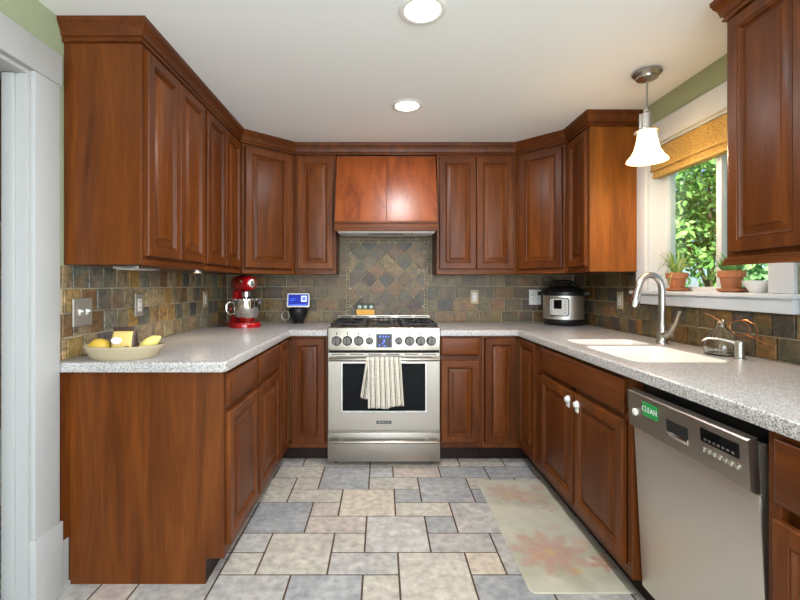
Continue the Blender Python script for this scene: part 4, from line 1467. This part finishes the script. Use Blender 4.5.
# ------------------------------------------------------------------ lamps
def downlight(label, x, y, watts):
    t = thing('downlight', label, 'ceiling light', (x, y, CEIL), group='recessed ceiling downlights')
    m = MB()
    m.lathe([(0.068, -0.0005), (0.092, -0.0005), (0.092, -0.004), (0.086, -0.007), (0.072, -0.005), (0.068, -0.0005)], 40, caps=(False, False))
    m.build('trim_ring', M_WHITE, t)
    MB().lathe([(0.0685, -0.0004), (0.0685, -0.003), (0.0, -0.0035)], 36, caps=(True, False)).build('lens', M_LENS, t)
    light('downlight_lamp', 'AREA', (x, y, CEIL - 0.012), (0, 0, 0), watts, (0.98, 0.97, 1.0), shape='DISK', size=0.12)
    return t
downlight('round recessed ceiling downlight nearest the camera', 0.158, 1.67, 12)
downlight('round recessed ceiling downlight in front of the range hood', 0.149, 2.56, 12)
light('added_ceiling_fill', 'AREA', (0.15, 0.3, CEIL - 0.012), (0, 0, 0), 10, (0.88, 0.94, 1.0), shape='DISK', size=0.14)  # two unseen lamps added behind the camera as fill
light('added_ceiling_fill', 'AREA', (0.15, -1.2, CEIL - 0.012), (0, 0, 0), 15, (0.88, 0.94, 1.0), shape='DISK', size=0.14)

pn_ = thing('pendant_lamp', 'pendant lamp with bell-shaped frosted glass shade hanging over the sink', 'lamp', (1.325, 2.15, 1.84))
MB().lathe([(0.0, 0.4395), (0.067, 0.4395), (0.067, 0.434), (0.058, 0.424), (0.050, 0.418), (0.048, 0.410), (0.022, 0.404), (0.012, 0.398), (0, 0.398)], 32).build('canopy', M_DKMETAL, pn_)
MB().tube([(0, 0, 0.40), (0, 0, 0.245)], 0.0045, 10).build('stem', M_DKMETAL, pn_)
m = MB()
m.lathe([(0.010, 0.262), (0.016, 0.258), (0.016, 0.245), (0.024, 0.235), (0.024, 0.17), (0.034, 0.165), (0.034, 0.155), (0.0, 0.155)], 20)
for k in range(3):
    a = 2 * PI * k / 3 + 0.5
    m.box(0.022, 0.034, -0.004, 0.004, 0.158, 0.24, 0.002, M=Matrix.Rotation(a, 4, 'Z'))
m.lathe([(0.028, 0.152), (0.058, 0.148), (0.058, 0.144), (0.028, 0.146)], 24)
m.build('socket_cup', M_NICKEL, pn_)
m = MB()
m.lathe([(0.030, 0.150), (0.040, 0.140), (0.044, 0.115), (0.050, 0.085), (0.058, 0.055), (0.072, 0.028), (0.089, 0.008), (0.092, 0.0), (0.088, 0.001), (0.084, 0.009), (0.068, 0.03), (0.054, 0.057), (0.046, 0.087), (0.040, 0.115), (0.036, 0.138), (0.028, 0.146)], 36, caps=(False, False))
m.build('shade', M_SHADE, pn_)
MB().lathe([(0.0, 0.03), (0.018, 0.036), (0.028, 0.055), (0.026, 0.075), (0.014, 0.10), (0.012, 0.14)], 18).build('bulb', M_LENS, pn_)
light('pendant_lamp_glow', 'POINT', (1.325, 2.15, 1.845), (0, 0, 0), 11, (1.0, 0.82, 0.58), shadow_soft_size=0.05)

# puck light under the left wall cabinets and the slim lamp beside it
pk = thing('puck_light', 'small lit puck light under the left wall cabinets', 'cabinet light', (-1.06, 2.47, UZ))
MB().lathe([(0.034, -0.0005), (0.034, -0.011), (0.027, -0.014), (0.026, -0.0115), (0.0, -0.011)], 24).build('housing', M_NICKEL, pk)
MB().lathe([(0.025, -0.0118), (0.02, -0.0135), (0, -0.014)], 20).build('lens', M_PUCK, pk)
light('puck_lamp', 'SPOT', (-1.06, 2.47, UZ - 0.016), (0, 0, 0), 4, (1.0, 0.82, 0.55), spot_size=R(140), spot_blend=0.6, shadow_soft_size=0.02)
sl_ = thing('under_cabinet_lamp', 'slim metal lamp bar under the doorway-side wall cabinet', 'cabinet light', (-1.08, 1.84, UZ))
MB().box(-0.055, 0.055, -0.03, 0.14, -0.014, -0.0005, 0.003).build('housing', M_NICKEL, sl_)
MB().box(-0.045, 0.045, -0.02, 0.13, -0.017, -0.0142, 0.001, 1).build('diffuser', M_PALE, sl_)

# ------------------------------------------------------------------ window dressing and sill things
bl = thing('roman_blind', 'gold woven fabric blind pulled up at the top of the window', 'blind', (XR + 0.03, 2.16, 1.86))
m = MB()
hl = (WY1 - WY0) / 2 - 0.014
m.box(-0.026, -0.018, -hl, hl, 0.028, 0.154, 0.002)
m.build('valance', M_GOLD, bl)
m = MB()
for k in range(4):
    m.box(-0.012 + k * 0.011, -0.004 + k * 0.011, -hl + 0.004, hl - 0.004, 0.004 + 0.005 * k, 0.12, 0.002)
m.build('folded_fabric', M_GOLD, bl)
MB().box(-0.017, 0.032, -hl + 0.003, hl - 0.003, -0.012, 0.003, 0.003).build('bottom_rail', M_GOLD, bl)
MB().box(-0.017, 0.04, -hl, hl, 0.122, 0.15, 0.002).build('headrail', M_WHITEP, bl)

def leaf_strip(bm, lay, base_, tip, up, w, tint, n=7):
    b, t = Vector(base_), Vector(tip)
    side = (t - b).cross(Vector((0, 0, 1)))
    if side.length < 1e-5:
        side = Vector((1, 0, 0))
    side.normalize()
    prev = None
    for k in range(n + 1):
        s = k / n
        c = b.lerp(t, s) + Vector((0, 0, up * 4 * s * (1 - s)))
        ww = w * (0.6 + 0.4 * math.sin(PI * min(1, s * 1.4))) * (1 - s ** 3) + 0.0002
        v = (bm.verts.new(c - side * ww), bm.verts.new(c + Vector((0, 0, -ww * 0.3))), bm.verts.new(c + side * ww))
        if prev:
            for q in (0, 1):
                f = bm.faces.new((prev[q], prev[q + 1], v[q + 1], v[q]))
                for lp in f.loops:
                    lp[lay] = (tint, tint, tint, 1)
        prev = v

def mesh_obj(name, bm, mat_, parent, loc=None):
    me = bpy.data.meshes.new(name)
    bm.to_mesh(me)
    bm.free()
    me.materials.append(mat_)
    me.polygons.foreach_set('use_smooth', [True] * len(me.polygons))
    o = bpy.data.objects.new(name, me)
    COL.objects.link(o)
    if parent:
        o.parent = parent
    if loc:
        o.location = loc
    return o

SILL = 1.1865
def saucer(label, x, y):
    m = MB()
    m.lathe([(0.0, 0.0), (0.040, 0.0), (0.053, 0.006), (0.058, 0.017), (0.055, 0.017), (0.049, 0.008), (0.0, 0.006)], 30)
    return tag(m.build('saucer', M_TERRA, loc=(x, y, SILL)), label, 'saucer')
def pot(name, label, x, y):
    t = thing(name, label, 'potted plant', (x, y, SILL + 0.0063))
    m = MB()
    m.lathe([(0.0, 0.0), (0.033, 0.0), (0.035, 0.004), (0.044, 0.062), (0.050, 0.062), (0.052, 0.064), (0.054, 0.090), (0.052, 0.093), (0.048, 0.093), (0.047, 0.08), (0.0, 0.078)], 32)
    m.build('pot', M_TERRA, t)
    MB().lathe([(0.0, 0.0782), (0.0455, 0.0782), (0.03, 0.084), (0.0, 0.086)], 18).build('soil', M_SOIL, t)
    return t
p_scale = 0.9
P1 = (1.613, 2.352)
P2 = (1.613, 1.985)
saucer('terracotta saucer under the spider plant pot on the sill', *P1)
saucer('terracotta saucer under the bushy herb pot on the sill', *P2)
p1 = pot('spider_plant', 'terracotta pot of spider plant with long arching leaves on the sill', *P1)
bm = bmesh.new()
lay = bm.loops.layers.float_color.new('tint')
random.seed(21)
for k in range(34):
    a = random.uniform(0, 2 * PI)
    L = random.uniform(0.06, 0.17)
    rise = random.uniform(0.0, 0.13)
    dx = math.cos(a) * L
    if dx > 0.04:
        dx = 0.04 * random.random()
    leaf_strip(bm, lay, (0.012 * math.cos(a), 0.012 * math.sin(a), 0.082), (dx, math.sin(a) * L, 0.09 + rise), random.uniform(0.03, 0.07), random.uniform(0.0035, 0.006), random.random())
for a, L, z in ((200, 0.20, 0.14), (185, 0.17, 0.10), (215, 0.15, 0.02), (160, 0.13, 0.16)):
    leaf_strip(bm, lay, (0, 0, 0.082), (math.cos(R(a)) * L * 0.9, math.sin(R(a)) * L * 0.5 + 0.03, z), 0.06, 0.003, 0.3)
leaf_strip(bm, lay, (-0.02, -0.02, 0.085), (-0.066, -0.03, -0.004), 0.05, 0.0055, 0.9)
leaf_strip(bm, lay, (-0.02, -0.015, 0.085), (-0.068, -0.018, 0.01), 0.05, 0.005, 0.8)
mesh_obj('leaves', bm, M_SPIDER, p1)
p2 = pot('bushy_herb', 'terracotta pot of low bushy herb beneath the near wall cabinet', *P2)
bm = bmesh.new()
lay = bm.loops.layers.float_color.new('tint')
for k in range(170):
    a = random.uniform(0, 2 * PI)
    r = 0.058 * math.sqrt(random.random())
    bx_, by_ = r * 0.8 * math.cos(a), r * 0.8 * math.sin(a)
    h = random.uniform(0.025, 0.075)
    leaf_strip(bm, lay, (bx_ * 0.7, by_ * 0.7, 0.08), (min(0.045, bx_ * 1.5 + random.uniform(-0.02, 0.02)), by_ * 1.5 + random.uniform(-0.02, 0.02), 0.08 + h), 0.015, random.uniform(0.0035, 0.006), random.random(), 4)
for k in range(9):
    a = random.uniform(0.6, 2.6)
    leaf_strip(bm, lay, (0, 0, 0.085), (-0.03 + 0.05 * random.random(), 0.05 * math.sin(a) + 0.10 * random.random(), 0.14 + 0.07 * random.random()), 0.02, 0.0022, 0.3)
mesh_obj('leaves', bm, M_HERB, p2)
wb = thing('sill_bowl', 'small white bowl on the sill beside the bushy herb pot', 'bowl', (1.607, 1.83, SILL))
MB().lathe([(0.0, 0.0), (0.03, 0.0), (0.034, 0.006), (0.056, 0.04), (0.060, 0.052), (0.057, 0.052), (0.05, 0.038), (0.03, 0.012), (0.0, 0.009)], 30).build('bowl', M_WHITE, wb)

# ------------------------------------------------------------------ floor mat with printed flowers
MX0, MX1, MY0, MY1 = 0.588, 1.012, 1.695, 2.685
def mat_color(x, y):
    c = Vector((194, 188, 170))
    q = noise.noise(Vector((x * 7, y * 7, 0.3)))
    c += Vector((10, 8, 2)) * q
    q2 = noise.noise(Vector((x * 22, y * 22, 4.3)))
    c += Vector((6, 7, 5)) * q2
    def flower(cx, cy, r, n, col, st, rot, c, soft=0.18):
        dx, dy = x - cx, y - cy
        d = math.hypot(dx, dy) / r
        if d > 1.35:
            return c
        a = math.atan2(dy, dx) + rot
        k = (a * n / (2 * PI)) % 1.0
        petal = 0.55 + 0.45 * (1 - abs(2 * k - 1)) ** 0.6
        petal += 0.12 * noise.noise(Vector((a * 2, cx * 9, 1.7)))
        e_ = max(0.0, min(1.0, (petal - d) / soft))
        vein = 0.5 + 0.5 * math.cos((k - 0.5) * 2 * PI)
        out = c.lerp(Vector(col), e_ * st * 0.85 * (0.75 + 0.25 * vein) * (0.8 + 0.3 * noise.noise(Vector((x * 40, y * 40, 2)))))
        if d < 0.14:
            out = out.lerp(Vector((196, 172, 120)), 0.6)
        return out
    PKc, GRc = (188, 138, 122), (140, 138, 112)
    for cx, cy, r, n, rot in ((0.70, 1.93, 0.21, 5, 0.3), (0.83, 1.83, 0.16, 4, 1.0), (0.74, 2.47, 0.15, 4, 0.2), (0.93, 2.47, 0.11, 3, 1.1), (0.98, 1.94, 0.10, 4, 0.8)):
        c = flower(cx, cy, r * 1.1, n, GRc, 0.42, rot, c, 0.3)
    c = flower(0.765, 1.955, 0.195, 9, PKc, 0.75, 0.2, c)
    c = flower(0.765, 1.955, 0.11, 8, (194, 142, 126), 0.55, 0.6, c)
    c = flower(0.73, 2.52, 0.135, 7, PKc, 0.6, 0.5, c)
    c = flower(0.84, 2.46, 0.10, 7, PKc, 0.55, 0.1, c)
    c = flower(0.915, 2.36, 0.065, 6, PKc, 0.45, 0.1, c)
    c = flower(0.975, 1.88, 0.07, 6, (190, 116, 92), 0.7, 0.3, c)
    c = flower(0.94, 2.03, 0.06, 5, (206, 160, 130), 0.6, 0.9, c)
    c = flower(0.93, 2.58, 0.05, 5, PKc, 0.6, 0.3, c)
    c = flower(0.86, 2.16, 0.05, 5, (206, 168, 146), 0.5, 0.6, c)
    return tuple(max(20, min(245, v)) for v in c)
bm = bmesh.new()
lay = bm.verts.layers.float_color.new('tint')
NX, NY = 84, 190
vv = {}
for i in range(NX + 1):
    for j in range(NY + 1):
        x = MX0 + (MX1 - MX0) * i / NX
        y = MY0 + (MY1 - MY0) * j / NY
        e_ = min(x - MX0, MX1 - x, y - MY0, MY1 - y)
        # rounded corners
        rc = 0.025
        for cx, sx in ((MX0 + rc, -1), (MX1 - rc, 1)):
            for cy, sy in ((MY0 + rc, -1), (MY1 - rc, 1)):
                if (x - cx) * sx > 0 and (y - cy) * sy > 0:
                    d = math.hypot(x - cx, y - cy)
                    mxd = max(abs(x - cx), abs(y - cy))
                    if d > 1e-6:
                        x2, y2 = cx + (x - cx) * mxd / d, cy + (y - cy) * mxd / d
                        x, y = x2, y2
        v = bm.verts.new((x, y, 0.0012 if e_ < 1e-6 else 0.0045))
        v[lay] = lin4(mat_color(x, y))
        vv[i, j] = v
for i in range(NX):
    for j in range(NY):
        bm.faces.new((vv[i, j], vv[i + 1, j], vv[i + 1, j + 1], vv[i, j + 1]))
tm = NT('printed_mat_cloth')
aa = tm.n('Attribute', attribute_name='tint')
tm.l(aa.outputs['Color'], tm.b.inputs['Base Color'])
tm.set(Roughness=0.55)
fm_ = mesh_obj('floor_mat', bm, tm.m, None)
tag(fm_, 'cream kitchen mat with faded pink flowers lying before the sink cabinet', 'mat')

# ------------------------------------------------------------------ hall seen through the doorway
hc = thing('hall_cabinet', 'tall wooden cabinet glimpsed through the white doorway', 'cabinet', (-2.35, 2.2, 1.45))
MB().box(-0.4, 0.45, 0.0, 0.175, 0.12, 0.82).build('body', W_V, hc)
door(hc, -0.39, 0.02, 0.15, 0.80)
door(hc, 0.03, 0.44, 0.15, 0.80)
hp_ = []
for r_ in range(8):
    for c_ in range(9):
        a, z = -2.8 + c_ * 0.12, 0.42 + r_ * 0.14
        hp_.append(([(a, z), (a + 0.12, z), (a + 0.12, z + 0.14), (a, z + 0.14)], jit(random.choice(SL))))
struct(tile_mesh('trim_4', hp_, [(-2.8, -1.72, 0.42, 1.54)], Matrix(((1, 0, 0, 0), (0, 0, -1, 2.379), (0, 1, 0, 0), (0, 0, 0, 1))), M_SLATE, M_GROUT, 0.01, 0.005, 0.0025))

# ------------------------------------------------------------------ outdoors: lawn, trees, shrubs
struct(MB().box(XR + 0.16, 16, -6, 16, -0.5, -0.3).build('ground', M_LAWN))
def foliage(label, name, cat, loc, blobs, nleaf, size, mat_, trunk_h, seed, group=None):
    random.seed(seed)
    t = thing(name, label, cat, loc, 0, group)
    bm = bmesh.new()
    lay = bm.loops.layers.float_color.new('tint')
    tot = sum(b[3] ** 2 for b in blobs)
    for bx_, by_, bz_, br_ in blobs:
        for k in range(int(nleaf * br_ ** 2 / tot)):
            d = Vector((random.gauss(0, 1), random.gauss(0, 1), random.gauss(0, 1))).normalized()
            p = Vector((bx_, by_, bz_)) + d * br_ * random.uniform(0.55, 1.05)
            n = (d + Vector((random.uniform(-.9, .9), random.uniform(-.9, .9), random.uniform(-.9, .9)))).normalized()
            u = n.orthogonal().normalized()
            u.rotate(Matrix.Rotation(random.uniform(0, 2 * PI), 3, n))
            v = n.cross(u)
            s = size * random.uniform(0.6, 1.3)
            tt = min(1, max(0, random.gauss(0.5, 0.25)))
            pts = [p - u * s, p - u * s * 0.2 + v * s * 0.45 + n * s * 0.12, p + u * s, p - u * s * 0.2 - v * s * 0.45 + n * s * 0.12]
            q = [bm.verts.new(x) for x in pts]
            for tri in ((0, 1, 2), (0, 2, 3)):
                f = bm.faces.new([q[i] for i in tri])
                for lp in f.loops:
                    lp[lay] = (tt, tt, tt, 1)
    mesh_obj('foliage', bm, mat_, t)
    m = MB()
    m.tube([(0, 0, 0), (0.03, 0.02, trunk_h * 0.4), (-0.02, 0.04, trunk_h)], [0.11, 0.085, 0.05], 12)
    for bx_, by_, bz_, br_ in blobs[:4]:
        m.tube([(0, 0.02, trunk_h * 0.5), (bx_ * 0.5, by_ * 0.5, (trunk_h * 0.5 + bz_) / 2 + 0.1), (bx_, by_, bz_)], [0.05, 0.035, 0.012], 8)
    m.build('trunk', M_BARK, t)
    return t
def blobs(seed, n, rx, ry, z0, z1, r0, r1):
    random.seed(seed)
    return [(random.uniform(-rx, rx), random.uniform(-ry, ry), random.uniform(z0, z1), random.uniform(r0, r1)) for _ in range(n)]
foliage('leafy green tree behind the window, nearest the faucet end', 'tree', 'tree', (6.6, 8.6, -0.3), blobs(3, 9, 1.0, 1.0, 1.6, 4.0, 0.6, 1.0), 7000, 0.085, M_TREE, 2.6, 5)
foliage('leafy green tree outside the middle of the window', 'tree', 'tree', (6.8, 5.4, -0.3), blobs(4, 9, 0.9, 1.0, 1.4, 4.0, 0.6, 0.95), 7000, 0.085, M_TREE, 2.5, 6)
foliage('low pale green shrub outside behind the white sill bowl', 'shrub', 'shrub', (4.1, 4.1, -0.3), blobs(8, 7, 0.6, 0.6, 0.5, 1.5, 0.4, 0.6), 5000, 0.06, M_SHRUB, 1.0, 7)
foliage('low pale green shrub outside behind the spider plant', 'shrub', 'shrub', (4.1, 6.5, -0.3), blobs(9, 7, 0.6, 0.7, 0.5, 1.5, 0.4, 0.6), 5000, 0.06, M_SHRUB, 1.0, 8)

# repeats of one kind share a group
GROUPS = {'wall_cabinet': 'cherry wall cabinets', 'corner_wall_cabinet': 'diagonal corner wall cabinets', 'base_cabinet': 'cherry base cabinets',
          'corner_base_cabinet': 'corner base cabinets', 'outlet': 'wall outlets above the counter', 'saucer': 'terracotta saucers on the sill',
          'tree': 'trees outside the window', 'shrub': 'shrubs outside the window', 'countertop': 'speckled countertops', 'crown_molding': 'cherry crown mouldings'}
for o in COL.objects:
    k = o.name.split('.')[0]
    if o.parent is None and k in GROUPS and 'category' in o:
        o['group'] = GROUPS[k]
